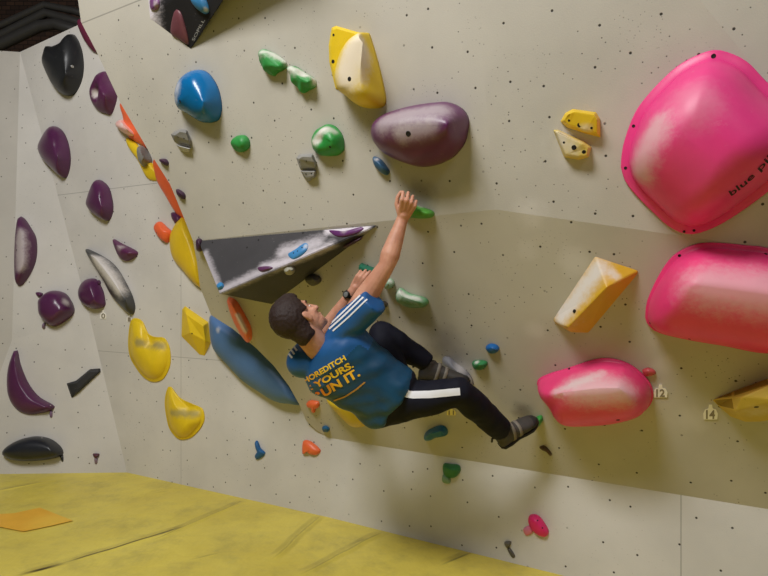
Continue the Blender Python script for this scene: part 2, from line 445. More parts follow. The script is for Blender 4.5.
def poly(label, pl, verts, faces, col, bevel=.004, group=None, chalk=(), rough=.45, name='climbing_hold', cat='climbing hold', mats=None, fmat=None, mat=None, holes=(), dirt=.25, segs=2, hole_r=.006):
    """faceted hold: verts (px, py, height above the wall)"""
    W = [pl.hit(*v) for v in verts]
    base = [w for w, v in zip(W, verts) if abs(v[2]) < .02] or W
    org = sum(base, V())/len(base); org -= pl.n*(pl.n.dot(org)-pl.c)
    Mx = frame(pl, org); inv = Mx.inverted()
    o = mesh_obj(name, [inv @ w for w in W], faces, [], Mx, None, False); MW[o.name] = Mx
    bm = bmesh.new(); bm.from_mesh(o.data); bmesh.ops.recalc_face_normals(bm, faces=bm.faces)
    if fmat:
        bm.faces.ensure_lookup_table()
        for i, m in enumerate(fmat): bm.faces[i].material_index = m
    if bevel: bmesh.ops.bevel(bm, geom=list(bm.edges), offset=bevel, segments=segs, affect='EDGES', profile=.6, clamp_overlap=True)
    bm.to_mesh(o.data); bm.free()
    bv = bvh_of(o); mcount[0] += 1
    if mat is None and mats is None:
        sf = lambda x, y: inv @ (bv.ray_cast(CAM, ray(x, y).normalized())[0] or pl.hit(x, y, .05))
        ck = [((sf(c_[0], c_[1]), sf(c_[2], c_[3])), c_[4], c_[5]) if len(c_) == 6 else (sf(c_[0], c_[1]), c_[2], c_[3]) for c_ in chalk]
        mat = hold_material('hold_plastic_%d' % mcount[0], col, ck, rough, dirt)
    for mm in (mats or [mat]): o.data.materials.append(mm)
    props(o, label, cat, group)
    for hh in holes: bolt(o, bv, hh[0], hh[1], hh[2] if len(hh) > 2 else hole_r, hh[3] if len(hh) > 3 else M_HOLE)
    HOLDS[label] = (o, bv, pl)
    return o
PURPLE = srgb(86, 38, 78); DPUR = srgb(92, 36, 78); BLACK = srgb(30, 31, 33); YEL = srgb(236, 202, 30); BLUE = srgb(0, 106, 168)
PINK = srgb(242, 62, 140); GREEN = srgb(48, 146, 66); ORANGE = srgb(252, 112, 62); SLATE = srgb(82, 120, 170); GREY = srgb(140, 138, 134)
gP, gY, gB, gG, gO, gK = 'purple climbing holds', 'yellow climbing holds', 'black climbing holds', 'green climbing holds', 'orange climbing holds', 'pink climbing holds'
gU, gR = 'blue climbing holds', 'grey climbing holds'
# --- left section (D)
hold('large black shield shaped hold near the top left corner, two horned tips', D,
     [(46, 46.5), (52, 46.8), (59, 44.5), (65, 41), (69, 36), (73, 34), (78, 40), (82.5, 52), (84, 68), (81, 83), (73, 95), (63, 95.3), (53.4, 87), (45.6, 73), (41.7, 62.5), (43, 54)],
     .15, BLACK, [(62, 62), (66, 74)], p=2.2, q=1.7, rough=.4, group=gB, holes=[(72.4, 66.4, .012, M_STEEL)])
o = hold('purple pocket hold with a round cup, below and right of the black shield hold', D,
     [(90, 88.5), (94, 79.5), (97.6, 74), (105.5, 71.6), (110.7, 80.7), (117.7, 93.7), (112, 113.3), (105.5, 114), (97.6, 110.7), (92, 104), (89.5, 96)],
     .12, DPUR, [(100, 90), (106, 96)], p=1.6, q=1.5, group=gP, chalk=[(95.5, 94, .05, .8)], dent=[(96, 92.5, .05, .09)])
hold('dark red narrow hold at the very top of the left panel, half behind the arete', D,
     [(78, 19.5), (84, 20), (96, 34), (106, 52), (99, 54), (92.4, 50.8), (84.6, 40.4), (79.4, 30), (77.3, 23.4)], .06, srgb(112, 38, 66), group=gP)
hold('purple teardrop hold, upper left, pointed top and white shine', D,
     [(37.5, 148), (41.7, 138), (48, 129), (53.4, 126), (61, 130), (66.4, 138), (70, 150), (70.8, 163), (68, 174.7), (63.8, 178), (52, 169.5), (41.7, 159)],
     .13, PURPLE, [(52, 148), (58, 156)], p=2.2, q=1.9, rough=.3, group=gP)
hold('purple rounded triangular hold in the middle of the left panel', D,
     [(86, 202), (90, 190.4), (95, 181), (100, 180.2), (108, 186.5), (112, 197), (113.5, 210), (109.4, 220), (103, 219.8), (92.4, 213.8), (86.5, 207)],
     .11, PURPLE, [(98, 200), (101, 206)], p=2.2, q=1.9, rough=.33, group=gP, holes=[(100, 197, .006)])
hold('tall purple half moon hold dusted with chalk at the left edge', Bw,
     [(18.2, 218), (23.4, 218), (31, 228), (36.5, 238.5), (37.2, 254), (33.9, 267), (26, 280), (19.5, 286), (15.6, 284), (14.3, 275), (14.3, 254), (15.6, 233)],
     .12, PURPLE, [(22, 236), (22, 266)], p=2, q=1.7, group=gP, chalk=[(20, 234, 20, 266, .08, .5)], holes=[(16.5, 250, .006)])
hold('small purple half disc hold right of the half moon hold', D,
     [(112.8, 239.3), (122.4, 243.8), (137.5, 251.6), (135.4, 257.3), (126.3, 261.2), (119.8, 257.3), (116, 250.3)],
     .07, DPUR, [(122, 250), (127, 253)], p=1.8, q=1.6, group=gP, chalk=[(120, 247, .05, .4)])
hold('long curved blade hold, black with a chalked silver middle', D,
     [(85.4, 249), (96, 253), (109.4, 260.7), (118.5, 270), (127.6, 285.4), (133.6, 298.4), (135.5, 309), (132, 314.5), (122, 306.5), (112, 296), (106.8, 285.4), (97.6, 270), (90, 258.4)],
     .10, srgb(62, 62, 62), [(97, 259), (112, 276), (126, 300)], p=1.8, q=1.5, rough=.4, group=gB, chalk=[(96, 258, 118, 288, .11, .9)])
hold('purple egg shaped hold beside the black blade hold', D,
     [(78, 291), (82, 282.5), (88.5, 278.5), (96.4, 280), (103, 290.6), (105.3, 300), (105, 306), (96.4, 309), (86, 306.5), (79.5, 300)],
     .10, PURPLE, [(90, 291), (93, 297)], p=2.2, q=2, rough=.33, group=gP)
hold('little purple knob touching the top right of the egg shaped hold', D, [(96.5, 281), (99, 280), (101, 282.5), (100, 285.5), (97.3, 285)], .03, PURPLE, group=gP, N=20, R=6)
hold('round purple ball hold with a broad chalk stripe down its right side', Bw,
     [(38.5, 300), (47, 292.5), (56, 290.5), (65, 293), (71, 300), (74.5, 308), (73.5, 314), (64, 322), (53.4, 326.6), (45.6, 323.4), (39, 315.6), (37.8, 307)],
     .15, PURPLE, [(52, 307), (57, 310)], p=2.4, q=2, rough=.28, group=gP, chalk=[(66, 302, .05, .6)])
hold('little purple knob above left of the purple ball hold', Bw, [(35.5, 293), (39, 292), (43, 293.5), (42, 297), (38, 297)], .03, PURPLE, group=gP, N=20, R=6)
hold('short mauve peg below the purple ball hold', Bw, [(42.8, 323.5), (45.8, 323.5), (45, 328.5), (42, 328)], .03, srgb(120, 96, 116), group=gP, N=20, R=6)
# --- slab (C)
hold('large purple crescent hold low on the left slab', Cw,
     [(14.3, 350.8), (17.7, 350.8), (20.8, 365), (28.6, 383.3), (39, 396.4), (52, 404), (55, 407.3), (50.8, 410.7), (39, 413.8), (28.6, 414.6), (18.2, 410.7), (10.4, 401.6), (7, 388.5), (7.8, 370.3)],
     .08, PURPLE, [(15, 362), (17.5, 384), (28, 400), (44, 407)], p=1.8, q=1.5, rough=.35, group=gP, holes=[(50.5, 405.5, .006, M_STEEL)])
hold('mauve peg hanging under the tip of the purple crescent hold', Cw, [(49.8, 411), (52.4, 411), (52.4, 417), (50, 417)], .02, srgb(128, 100, 132), group=gP, N=20, R=6)
poly('matt black bow tie shaped hold on the left slab', Cw,
     [(66.4, 383.3, 0), (100.3, 368.2, 0), (101, 371.6, 0), (71.6, 398.4, 0), (90, 369, 0), (90, 382, 0), (76, 380.5, 0), (77, 394, 0),
      (68.5, 384.5, .03), (97, 370.3, .03), (98.5, 371.6, .03), (72.5, 395, .03), (89, 371.5, .045), (87, 381, .04), (77, 383, .045), (77, 391, .04)],
     [(0, 6, 14, 8), (6, 4, 12, 14), (4, 1, 9, 12), (1, 2, 10, 9), (2, 5, 13, 10), (5, 7, 15, 13), (7, 3, 11, 15), (3, 0, 8, 11),
      (8, 14, 15, 11), (14, 12, 13, 15), (12, 9, 10, 13), (0, 3, 7, 6), (6, 7, 5, 4), (4, 5, 2, 1)], srgb(38, 38, 40), .004, gB, rough=.6)
hold('smooth black oval hold at the bottom left, just above the mat', Cw,
     [(2, 452), (7.8, 445.6), (20.8, 439), (36.5, 436.2), (50.8, 439), (61.2, 447), (63, 454.7), (52, 459), (31, 461.3), (13, 460), (4, 456)],
     .12, srgb(34, 36, 42), [(25, 450), (48, 450)], p=2.6, q=1.9, rough=.35, group=gB, holes=[(42, 437.9, .007, M_STEEL)])
hold('tiny black peg at the right tip of the black oval hold', Cw, [(60, 455.5), (63, 455), (63.5, 461), (61.5, 461)], .02, BLACK, group=gB, N=20, R=6)
o = hold('tiny dark red mushroom shaped hold low beside the corner', Cw, [(93, 453.6), (99.5, 453.8), (98.3, 457), (96, 458.3), (94, 457)], .03, srgb(86, 40, 58), group=gP, N=24, R=6)
hold('tiny mauve peg under the dark red mushroom shaped hold', Cw, [(94.6, 457.8), (97.4, 457.8), (97.3, 463.5), (94.8, 463.5)], .018, srgb(130, 108, 120), group=gP, N=20, R=6)
# --- yellow ears
hold('yellow ear shaped hold with flat rim, upper of the pair left of the blue blade', D,
     [(131.5, 319.5), (136.7, 318.2), (142.7, 322), (148.4, 333.9), (156, 337), (164, 337.8), (169.3, 345.6), (171, 358.6), (169.3, 369), (162.8, 379.4), (153.6, 382), (144.5, 378), (136.7, 369), (130, 357.3), (128, 344.3), (129, 328.6)],
     .07, YEL, [(142, 350), (152, 362)], p=1.8, q=1.3, rim=(.032, .010), group=gY, dent=[(148, 344, .06, .045)], chalk=[(137, 342, 162, 346, .05, .8)], dirt=.6, chalkcol=(150, 138, 96))
hold('yellow ear shaped hold with flat rim, lower of the pair left of the blue blade', D,
     [(166.7, 389.8), (170.6, 386.7), (179.7, 397.7), (192.7, 404), (200, 407), (203.4, 410), (204.7, 420), (199.5, 430), (190.4, 438), (180, 439.5), (173, 434), (168, 425), (164.6, 404)],
     .07, YEL, [(178, 412), (186, 424)], p=1.8, q=1.3, rim=(.030, .010), group=gY, dent=[(185, 410, .05, .04)], dirt=.6, chalk=[(172, 413, 196, 414, .045, .75)], chalkcol=(158, 146, 96))
poly('yellow faceted rhombus hold above the long blue blade', D,
     [(182, 309, 0), (185.2, 305.7, 0), (208.6, 322, 0), (211, 343, 0), (204.7, 356, 0), (199.5, 355, 0), (181.3, 336.5, 0),
      (186, 314, .05), (203, 326, .07), (205, 341, .06), (190, 333, .07)],
     [(0, 1, 7), (1, 2, 8, 7), (2, 3, 9, 8), (3, 4, 9), (4, 5, 9), (5, 6, 10, 9), (6, 0, 7, 10), (7, 8, 9, 10), (0, 6, 5, 4, 3, 2, 1)], srgb(236, 200, 30), .006, gY, holes=[(192, 333.5, .006)], segs=3)
hold('long slate blue blade hold along the arete left of the climber', D,
     [(209.4, 315.6), (215, 313), (236, 324), (262, 342), (284, 362), (300, 385), (304, 404), (292, 404), (276.4, 401.6), (258, 391), (242.5, 380.7), (227, 365), (215, 352), (210.7, 339)],
     .13, SLATE, [(226, 336), (252, 364), (282, 390)], p=2.4, q=1.6, rough=.5, group=gU, chalk=[(218, 330, .03, .5)])
# --- arete column
hold('orange fin hold, topmost on the arete above the pale pink fin', D, [(119.8, 104), (126, 102), (140, 116), (152, 132), (158, 150), (147, 149), (140.6, 144.5), (127.6, 135.4), (122.4, 114.6)], .06, ORANGE, group=gO, rough=.45)
hold('pale pink chalky fin hold crossing the top orange fin', D, [(116, 122.4), (122.4, 119.8), (130, 126), (138, 133), (138, 138), (127.6, 135.4), (117, 127.6)], .12, srgb(250, 196, 186), p=1.6, q=1.6, group=gO, chalk=[(122, 124, .05, .5)], dirt=.1)
hold('narrow yellow fin hold on the arete behind the grey knob', D, [(126.3, 138), (135, 142), (150, 160), (162, 178), (155, 181), (147, 177.5), (138, 160), (128, 146)], .04, YEL, group=gY)
hold('grey egg shaped knob on the arete between orange fins', D, [(136.7, 150), (139, 146), (144.5, 147.5), (152.3, 160.4), (149, 167), (145, 168), (139.3, 161.7)], .11, GREY, group=gR, rough=.55)
hold('long orange fin hold in the middle of the arete', D, [(153, 160.4), (159, 160), (172, 176), (186, 198), (192, 218), (183.6, 219), (177, 213.8), (166.7, 197), (156.3, 178.6)], .06, ORANGE, group=gO)
hold('dark purple sliver of hold between the orange fin and orange round hold', D, [(171.4, 212.5), (180, 214), (184, 222), (178, 225), (175.8, 223.5), (171.9, 218.2)], .05, PURPLE, group=gP, N=30)
hold('small round orange hold left of the big yellow fin', D, [(153.6, 228), (155.5, 223.5), (160, 221.6), (166.7, 226.8), (172.5, 233.3), (168, 242.6), (161.5, 239.8), (156.3, 234)], .06, srgb(244, 106, 58), group=gO, holes=[(156.6, 233, .005)])
hold('big yellow fin hold on the arete left of the black volume', D, [(179.7, 218.2), (186.2, 220), (198, 238), (206, 262), (206, 287), (198, 286), (182.3, 269.8), (173.2, 259.4), (169.8, 246.4), (170.6, 233.3)], .10, srgb(234, 196, 30), [(186, 240), (194, 266)], p=2, q=1.7, group=gY)
for pts, lab in [([(156.3, 159), (162.8, 159), (166, 163), (164, 165.8), (157.6, 161.7)], 'small dark purple button hold on the arete, top one of three'),
                 ([(173.2, 189), (179.7, 191.7), (182.8, 195.6), (181, 199.5), (174.5, 194.8)], 'small dark purple button hold on the arete, middle one of three'),
                 ([(196, 239.5), (201, 239), (203, 245), (202, 251), (196.8, 250.3)], 'small dark purple button hold at the left corner of the black volume')]:
    a = [(x+3, y) for x, y in pts]
    hold(lab, E1, a if pts[0][0] < 190 else pts, .035, srgb(64, 34, 60), group='dark purple button holds', N=24, R=8)
# --- upper wall (E)
hold('glossy blue egg shaped hold on the upper wall', E1,
     [(174.5, 98), (175, 91), (179.7, 79.4), (188.8, 71.6), (199.5, 69.8), (208.6, 74.2), (217.8, 87.2), (222, 104), (220.4, 117.2), (213.9, 122.4), (202, 122.4), (187.8, 114.6), (177.5, 109)],
     .13, BLUE, [(192, 92), (203, 102)], p=2.2, q=1.8, rough=.25, group=gU, holes=[(180, 101.5, .009)], chalk=[(177, 88, .06, .6), (176, 99, .035, .5)], dirt=.1)
poly('grey split block hold, upper half, below the blue egg hold', E1,
     [(170.6, 134, 0), (179.7, 129, 0), (187, 129.7, 0), (191.5, 140, 0), (191.5, 146.5, 0), (174, 141.5, 0), (174.5, 135.5, .05), (180, 131.5, .06), (186, 132.5, .06), (188.5, 141, .05), (188, 144.5, .02), (176, 140, .02)],
     [(0, 1, 7, 6), (1, 2, 8, 7), (2, 3, 9, 8), (3, 4, 10, 9), (4, 5, 11, 10), (5, 0, 6, 11), (6, 7, 8, 9), (6, 9, 10, 11), (0, 5, 4, 3, 2, 1)], GREY, .004, gR, rough=.6, holes=[(178, 137, .004), (184, 138.5, .004)])
poly('grey split block hold, lower half, below the blue egg hold', E1,
     [(176, 144.5, 0), (191.2, 148, 0), (189.5, 153, 0), (181, 151.5, 0), (178.5, 146, .04), (189, 148.8, .04), (187.5, 151, .03), (182.5, 150, .03)],
     [(0, 1, 5, 4), (1, 2, 6, 5), (2, 3, 7, 6), (3, 0, 4, 7), (4, 5, 6, 7), (0, 3, 2, 1)], srgb(190, 188, 184), .003, gR, rough=.6)
hold('rough green hold with chalky top, left one of the touching pair', E1,
     [(258, 53.4), (262, 49), (271, 52), (281.6, 57.3), (287.3, 63.8), (285.5, 69), (277.7, 73), (273.8, 76.3), (267.2, 73), (260.7, 63.8)], .06, GREEN, [(266, 58), (278, 65)], bump=(.012, 22), group=gG, chalk=[(260, 50, 285, 61, .04, .75)], dirt=.6, rough=.55)
hold('rough green hold with chalky top, right one of the touching pair', E1,
     [(286.8, 68.2), (290, 66), (296, 67.2), (305, 73), (315.4, 79.4), (316, 87.2), (308.6, 91), (303.7, 93.2), (297.2, 88.5), (290.7, 78)], .06, GREEN, [(295, 74), (308, 83)], bump=(.012, 22), group=gG, chalk=[(290, 68, 314, 80, .04, .8)], dirt=.6, rough=.55)
hold('small plain green knob hold below the blue egg hold', E1,
     [(230.8, 142), (236, 136), (245, 135.4), (249.8, 140.6), (249.8, 147), (245, 151.3), (238.6, 152), (232, 147)], .05, GREEN, bump=(.006, 26), group=gG, rough=.5)
hold('round green hold with a swirl of chalk on top', E1,
     [(311.5, 142), (315.4, 131.5), (325.8, 124.5), (335, 126.3), (342.8, 135.4), (344.6, 146), (343, 151.5), (336, 155.7), (320.6, 155.7), (314, 151.5), (312, 147)], .08, srgb(46, 150, 66), [(324, 138), (332, 142)], p=2.2, q=1.8,
     bump=(.008, 20), group=gG, chalk=[(315, 142, 323, 130, .035, .9), (322, 129, 334, 131, .03, .6)], holes=[(330, 147, .006)], dent=[(322, 140, .025, .015)])
poly('flat yellow wedge plate behind the chalked yellow dome', E1,
     [(331.5, 27.3, 0), (336, 25.5, 0), (362, 33, 0), (366, 60, 0), (350, 92, 0), (335.5, 89.5, 0), (329, 62, 0), (328.5, 45, 0),
      (333.5, 29.5, .018), (337, 28, .018), (360, 34.5, .025), (362, 60, .025), (348, 88, .025), (337, 86, .018), (331.5, 62, .018), (331, 46, .018)],
     [(i, (i+1) % 8, 8+(i+1) % 8, 8+i) for i in range(8)] + [tuple(range(8, 16)), tuple(range(8))[::-1]], YEL, .004, gY, holes=[(333.5, 35, .006), (333, 61.5, .009), (351, 39.5, .005)], dirt=.5)
hold('yellow pointed dome hold with a broad white chalk patch', E1,
     [(334.5, 75), (336, 67), (341.4, 52), (352, 40.4), (363, 33.3), (367.5, 32.5), (371.7, 43), (378, 62.5), (383.4, 83.3), (386.3, 99), (383, 107), (368, 108.5), (358, 105.5), (348, 97.7), (338, 90)],
     .16, YEL, [(364, 44), (361, 62), (358, 82)], p=3.0, q=1.6, group=gY, chalk=[(360, 44, 345, 74, .12, .95), (356, 52, 352, 70, .10, .7)], chalkcol=(236, 222, 200), holes=[(349.4, 79, .010)], rough=.5)
hold('large purple oval dome hold with chalk along its top', E1,
     [(371, 129), (375.6, 119.8), (388.6, 112), (412, 105.5), (435.5, 102.3), (448.5, 102.3), (461.6, 108), (468.6, 117), (469, 127.6), (465.5, 142), (459, 151.3), (450, 159), (435.5, 165), (420, 167), (404, 163), (391, 157.8), (380.8, 151.3), (372.5, 140)],
     .20, srgb(100, 40, 92), [(398, 128), (446, 126)], p=2.2, q=1.7, rough=.35, group=gP, chalk=[(384, 122, 440, 110, .09, .42), (402, 134, 430, 126, .06, .35)], holes=[(408.3, 133.8, .012)])
hold('small slate blue hold with a pale edge, left under the purple dome', E1,
     [(372.5, 157.5), (375, 156.5), (381, 159.5), (386.5, 165.6), (390, 171.5), (387, 175.3), (380.5, 172), (374.3, 164.8)], .045, srgb(50, 92, 128), group=gU, chalk=[(377, 159, .02, .6)], N=36)
poly('grey pair of blocks on the wall centre, upper block', E1,
     [(296, 157.8, 0), (299.8, 154.2, 0), (312.8, 153.5, 0), (316.5, 161.7, 0), (316.5, 169.3, 0), (299.8, 168.8, 0), (299, 158.8, .05), (302, 156.8, .055), (311.5, 156.5, .055), (314, 162, .05), (314, 167.5, .03), (301, 167.2, .03)],
     [(0, 1, 7, 6), (1, 2, 8, 7), (2, 3, 9, 8), (3, 4, 10, 9), (4, 5, 11, 10), (5, 0, 6, 11), (6, 7, 8, 9), (6, 9, 10, 11), (0, 5, 4, 3, 2, 1)], srgb(150, 148, 144), .004, gR, rough=.6, holes=[(299.5, 162, .004), (306.3, 161, .004)])
poly('grey pair of blocks on the wall centre, lower block', E1,
     [(300.3, 170.3, 0), (316, 170.3, 0), (315.6, 177.3, 0), (309, 182, 0), (304.5, 178.6, 0), (302, 171.5, .04), (314.5, 171.5, .04), (313.5, 176, .04), (309, 179, .03), (305.5, 177, .035)],
     [(i, (i+1) % 5, 5+(i+1) % 5, 5+i) for i in range(5)] + [(5, 6, 7, 8, 9), (4, 3, 2, 1, 0)], srgb(150, 148, 144), .003, gR, rough=.6, holes=[(306, 174, .004), (311.5, 173.5, .004)])
# yellow and cream twin
poly('yellow half of the split cheese like hold, upper piece', E2,
     [(560, 121.7, 0), (565, 112.8, 0), (572.7, 108.7, 0), (596.4, 112, 0), (600.3, 118.8, 0), (600.9, 138, 0), (584.5, 133.6, 0), (566.7, 127.7, 0),
      (563.5, 120.5, .04), (568, 114.5, .06), (574, 111.5, .06), (594, 114.5, .06), (597, 119.5, .06), (597.5, 133.5, .04), (584, 129.8, .05), (569, 124.8, .045)],
     [(i, (i+1) % 8, 8+(i+1) % 8, 8+i) for i in range(8)] + [(8, 9, 10, 15), (10, 11, 14, 15), (11, 12, 13, 14), tuple(range(8))[::-1]], srgb(238, 200, 40), .005, gY, chalk=[(585, 130, .035, .55)],
     holes=[(569, 120.5, .005), (579.8, 124.8, .010), (591.5, 128, .005)], dirt=.5)
poly('cream chalked half of the split cheese like hold, lower piece', E2,
     [(552.8, 129.7, 0), (557.8, 129.4, 0), (584.5, 141.5, 0), (592, 147, 0), (589, 157.4, 0), (578.6, 160.3, 0), (563.8, 157.4, 0),
      (556, 132, .05), (558.5, 132.2, .055), (583, 144, .06), (588.5, 148, .05), (586.5, 155, .05), (578, 157, .045), (565.5, 154.5, .045)],
     [(i, (i+1) % 7, 7+(i+1) % 7, 7+i) for i in range(7)] + [(7, 8, 9, 13), (9, 10, 11, 12, 13), tuple(range(7))[::-1]], srgb(226, 200, 100), .005, gY, chalk=[(560, 140, .06, .8), (572, 148, .05, .6)],
     holes=[(564, 142.5, .005), (574, 147.5, .010), (584, 152, .008)], dirt=.7)
# --- giant pinks
PKO = [(713.7, 50), (694.4, 56.4), (676.6, 66.8), (658.8, 83), (644, 99.5), (635, 112.8), (627.6, 130.6), (622.5, 148.5), (620.8, 166), (622, 172), (626, 182.7), (638, 197.5), (655.8, 215), (667.7, 225.7), (682.5, 233), (697.4, 233.5), (718, 225.7), (742, 211), (768, 191.6), (795, 168), (808, 140), (800, 112), (768, 83), (748, 62.4), (730, 53)]
big = hold('huge pink dome hold with lettering at the upper right', E2, PKO, .26, PINK, [(690, 130), (722, 150)], p=2.1, q=1.5, rim=(.035, .015), rough=.4, group=gK, N=80, R=20,
     chalk=[(656, 130, 640, 172, .09, .55), (690, 100, .14, .2)], holes=[(713.5, 56, .008), (633.5, 126, .006), (625.5, 168, .006), (684, 232, .005), (694, 230.5, .005)], dirt=.15)
hold('wide pink dome hold cut by the right edge, below the huge pink dome', Fp,
     [(645.4, 312), (647, 301), (655.8, 280.6), (667.7, 261.3), (679.5, 251), (697.4, 243.5), (718, 242.6), (745, 245), (768, 248), (800, 262), (812, 300), (800, 345), (768, 353.5), (724, 346), (688.5, 340), (658.8, 332.7), (648.4, 325), (645.2, 318)],
     .22, srgb(242, 58, 128), [(695, 288), (770, 298)], p=2.2, q=1.6, rim=(.02, .012), rough=.38, group=gK, N=80, R=20,
     chalk=[(715, 284, 775, 294, .16, .45)], holes=[(679.5, 255.5, .006), (766, 254, .006), (650, 323, .005), (689.5, 339, .005)], dirt=.15)
hold('pink lobed hold with chalky crown, lowest of the three big pink ones', Fp,
     [(537.5, 381), (549, 374.3), (568, 368.3), (593.5, 359.3), (611.3, 358), (629, 363.8), (642.5, 374.3), (651.4, 386), (653.4, 399.5), (647, 411.4), (635, 418.8), (611.3, 424.7), (578.6, 426.8), (565.2, 424.7), (556.3, 417.3), (549, 404), (539, 391)],
     .20, srgb(240, 62, 124), [(566, 392), (618, 388)], p=2.3, q=1.7, rough=.4, group=gK, N=70, R=18, rim=(.012, .01),
     chalk=[(580, 385, 618, 390, .13, .62), (556, 392, 600, 374, .04, .5)], holes=[(618, 420, .008), (569, 368.5, .005)], dirt=.2)
BOUL = [hold_material('boulder_yellow', srgb(206, 176, 66), [((.02, -.02, .12), .09, .5)], .5, .6), hold_material('boulder_worn', srgb(150, 122, 26), [((-.12, -.04, .05), .06, .25)], .6, 1.0, chalkcol=(60, 44, 14))]
# --- yellow prisms
yb = [(595, 255.5, 0), (639.5, 270.2, 0), (637.5, 277, 0), (589, 333, 0), (570, 332.5, 0), (553.4, 322, 0), (552.5, 319, 0), (606, 286, .14), (572, 326, .12)]
o = poly('yellow prism hold with one whitened side on the overhang', Fp,
     [(595, 255.5, 0), (639.5, 270.2, 0), (637, 278, 0), (589, 333, 0), (571, 332.5, 0), (553.4, 322, 0), (553, 318.5, 0), (607, 287.5, .13), (567, 328, .11)],
     [(0, 1, 7), (1, 2, 3, 8, 7), (3, 4, 8), (4, 5, 8), (5, 6, 8), (6, 0, 7, 8), (0, 6, 5, 4, 3, 2, 1)], srgb(218, 170, 36), .016, gY,
     chalk=[(596, 272, 562, 314, .085, .95), (612, 272, 616, 276, .03, .6)], rough=.5, dirt=.35, segs=3, holes=[(574, 311, .008)])
poly('weathered yellow boulder hold at the right edge, lower right', Fp,
     [(712.3, 399.5, 0), (733, 391, 0), (768, 378, 0), (800, 366, 0), (805, 395, 0), (780, 419, 0), (760, 422, 0), (745, 422, 0), (730, 416.5, 0), (718, 406, 0),
      (733, 397, .05), (772, 384, .10), (795, 376, .08), (780, 400, .14), (735, 411, .10), (742, 397, .11)],
     [(0, 1, 10), (1, 2, 11, 10), (2, 3, 12, 11), (3, 4, 12), (4, 5, 13, 12), (5, 6, 13), (6, 7, 14, 13), (7, 8, 14), (8, 9, 14), (9, 0, 10, 14), (10, 11, 15), (11, 13, 15), (11, 12, 13), (13, 14, 15), (14, 10, 15), (9, 8, 7, 6, 5, 4, 3, 2, 1, 0)],
     srgb(206, 178, 62), .006, gY, mats=BOUL, fmat=[1, 1, 0, 0, 0, 0, 0, 0, 0, 1, 0, 0, 0, 0, 0, 0], chalk=[(748, 405, .08, .7), (762, 400, .07, .6)], dirt=.9, holes=[(756.5, 407, .009)])
# --- black volumes
def vol_mat(name, chalk, c0=srgb(52, 50, 52), c1=srgb(72, 70, 73)):
    k = NT(name); oc = k.n('ShaderNodeTexCoord').outputs['Object']
    c = k.mix(k.noise(oc, 5, 4), c0, c1)
    f = None
    for (a, b, r, am) in chalk:
        dd = k.segdist(oc, a, b)
        st = k.n('ShaderNodeMapping', ins={'Vector': oc, 'Scale': (14, 40, 20), 'Rotation': (0, 0, .7)}).outputs[0]
        dd = k.math('ADD', dd, k.math('MULTIPLY', k.math('SUBTRACT', k.noise(st, 1.6, 6, .75), .5), r*1.6))
        g = k.ramp(dd, r*1.5, 0, 0, am)
        f = g if f is None else k.math('MAXIMUM', f, g)
    c = k.mix(f, c, srgb(226, 218, 226))
    c = k.mix(k.ramp(k.noise(oc, 90, 3), .68, .76, 0, .5), c, srgb(150, 146, 150))
    return k.out(c, .62, .4, k.noise(oc, 300, 2), .2, .002)
vv = [E1.hit(197.7, 240.5), E1.hit(379.5, 224.5), Fp.hit(219.3, 294, .27), Fp.hit(272, 304.5)]
vb = E1.hit(320, 236)
org = (vv[0]+vv[1]+vv[3])/3
Mv = frame(E1, org); inv = Mv.inverted()
L_ = lambda x, y, o_=0: inv @ Fp.hit(x, y, o_)
nose = vv[2]
P_up = Plane((vv[1]-vv[0]).cross(vv[2]-vv[0]), vv[0]); P_dn = Plane((vv[1]-vv[2]).cross(vv[3]-vv[2]), vv[2])
lu = lambda x, y: inv @ P_up.hit(x, y)
vm = vol_mat('black_textured_plywood', [(lu(222, 290), lu(262, 271), .035, .6), (lu(262, 269), lu(330, 247), .04, .8), (lu(283, 252), lu(318, 243), .05, .7), (lu(328, 231), lu(366, 228), .03, 1.0), (lu(217, 284), lu(205, 254), .03, .5)])
vl = [inv @ p for p in vv] + [inv @ (RL+(RM-RL)*.25 - E1.n*.0)]
vol = mesh_obj('climbing_volume', [inv @ p for p in vv], [(0, 2, 1), (2, 3, 1), (0, 3, 2), (0, 1, 3)], vm, Mv, None, False); MW[vol.name] = Mv
bm = bmesh.new(); bm.from_mesh(vol.data); bmesh.ops.recalc_face_normals(bm, faces=bm.faces)
bmesh.ops.bevel(bm, geom=list(bm.edges), offset=.004, segments=2, affect='EDGES', clamp_overlap=True); bm.to_mesh(vol.data); bm.free()
props(vol, 'large black pyramid volume with small holds bolted on, left above the climber', 'climbing volume')
bvv = bvh_of(vol)
for (x, y) in [(258.5, 240), (212.5, 242.5), (247, 247.5), (303, 233)]: bolt(vol, bvv, x, y, .006, M_HOLE)
hold('long purple sliver hold caked in chalk near the black volume tip', P_up, [(329, 230.4), (337.3, 232), (349, 230.4), (362, 227), (363.5, 229), (357, 233.5), (344.4, 237), (335, 235.8)], .016, srgb(104, 48, 112), group='holds on the black volume', N=40, chalk=[(345, 230, .03, .4)])
hold('bright blue oval hold with small screws on the black volume', P_up, [(288, 254.5), (295, 249.8), (304.7, 243.2), (308.2, 244.8), (307, 250.3), (301, 256), (292.8, 259.3)], .016, srgb(66, 140, 200), group='holds on the black volume', N=40,
     holes=[(293.5, 253, .004), (297.5, 251, .004), (302, 247.5, .004)], chalk=[(306, 246, .02, .6)])
hold('small purple hold at the lower edge of the black volume', P_up, [(258, 267.6), (268.5, 266.3), (273, 268.0), (268.5, 270.5), (261, 271.8)], .015, srgb(96, 50, 92), group='holds on the black volume', N=30, fit=False)
hold('tiny blue hold at the bottom left corner of the black volume', P_up, [(217, 285.5), (221, 282.3), (224, 284.8), (223, 288), (219, 289.5)], .02, srgb(58, 138, 196), group='holds on the black volume', N=26, fit=False)
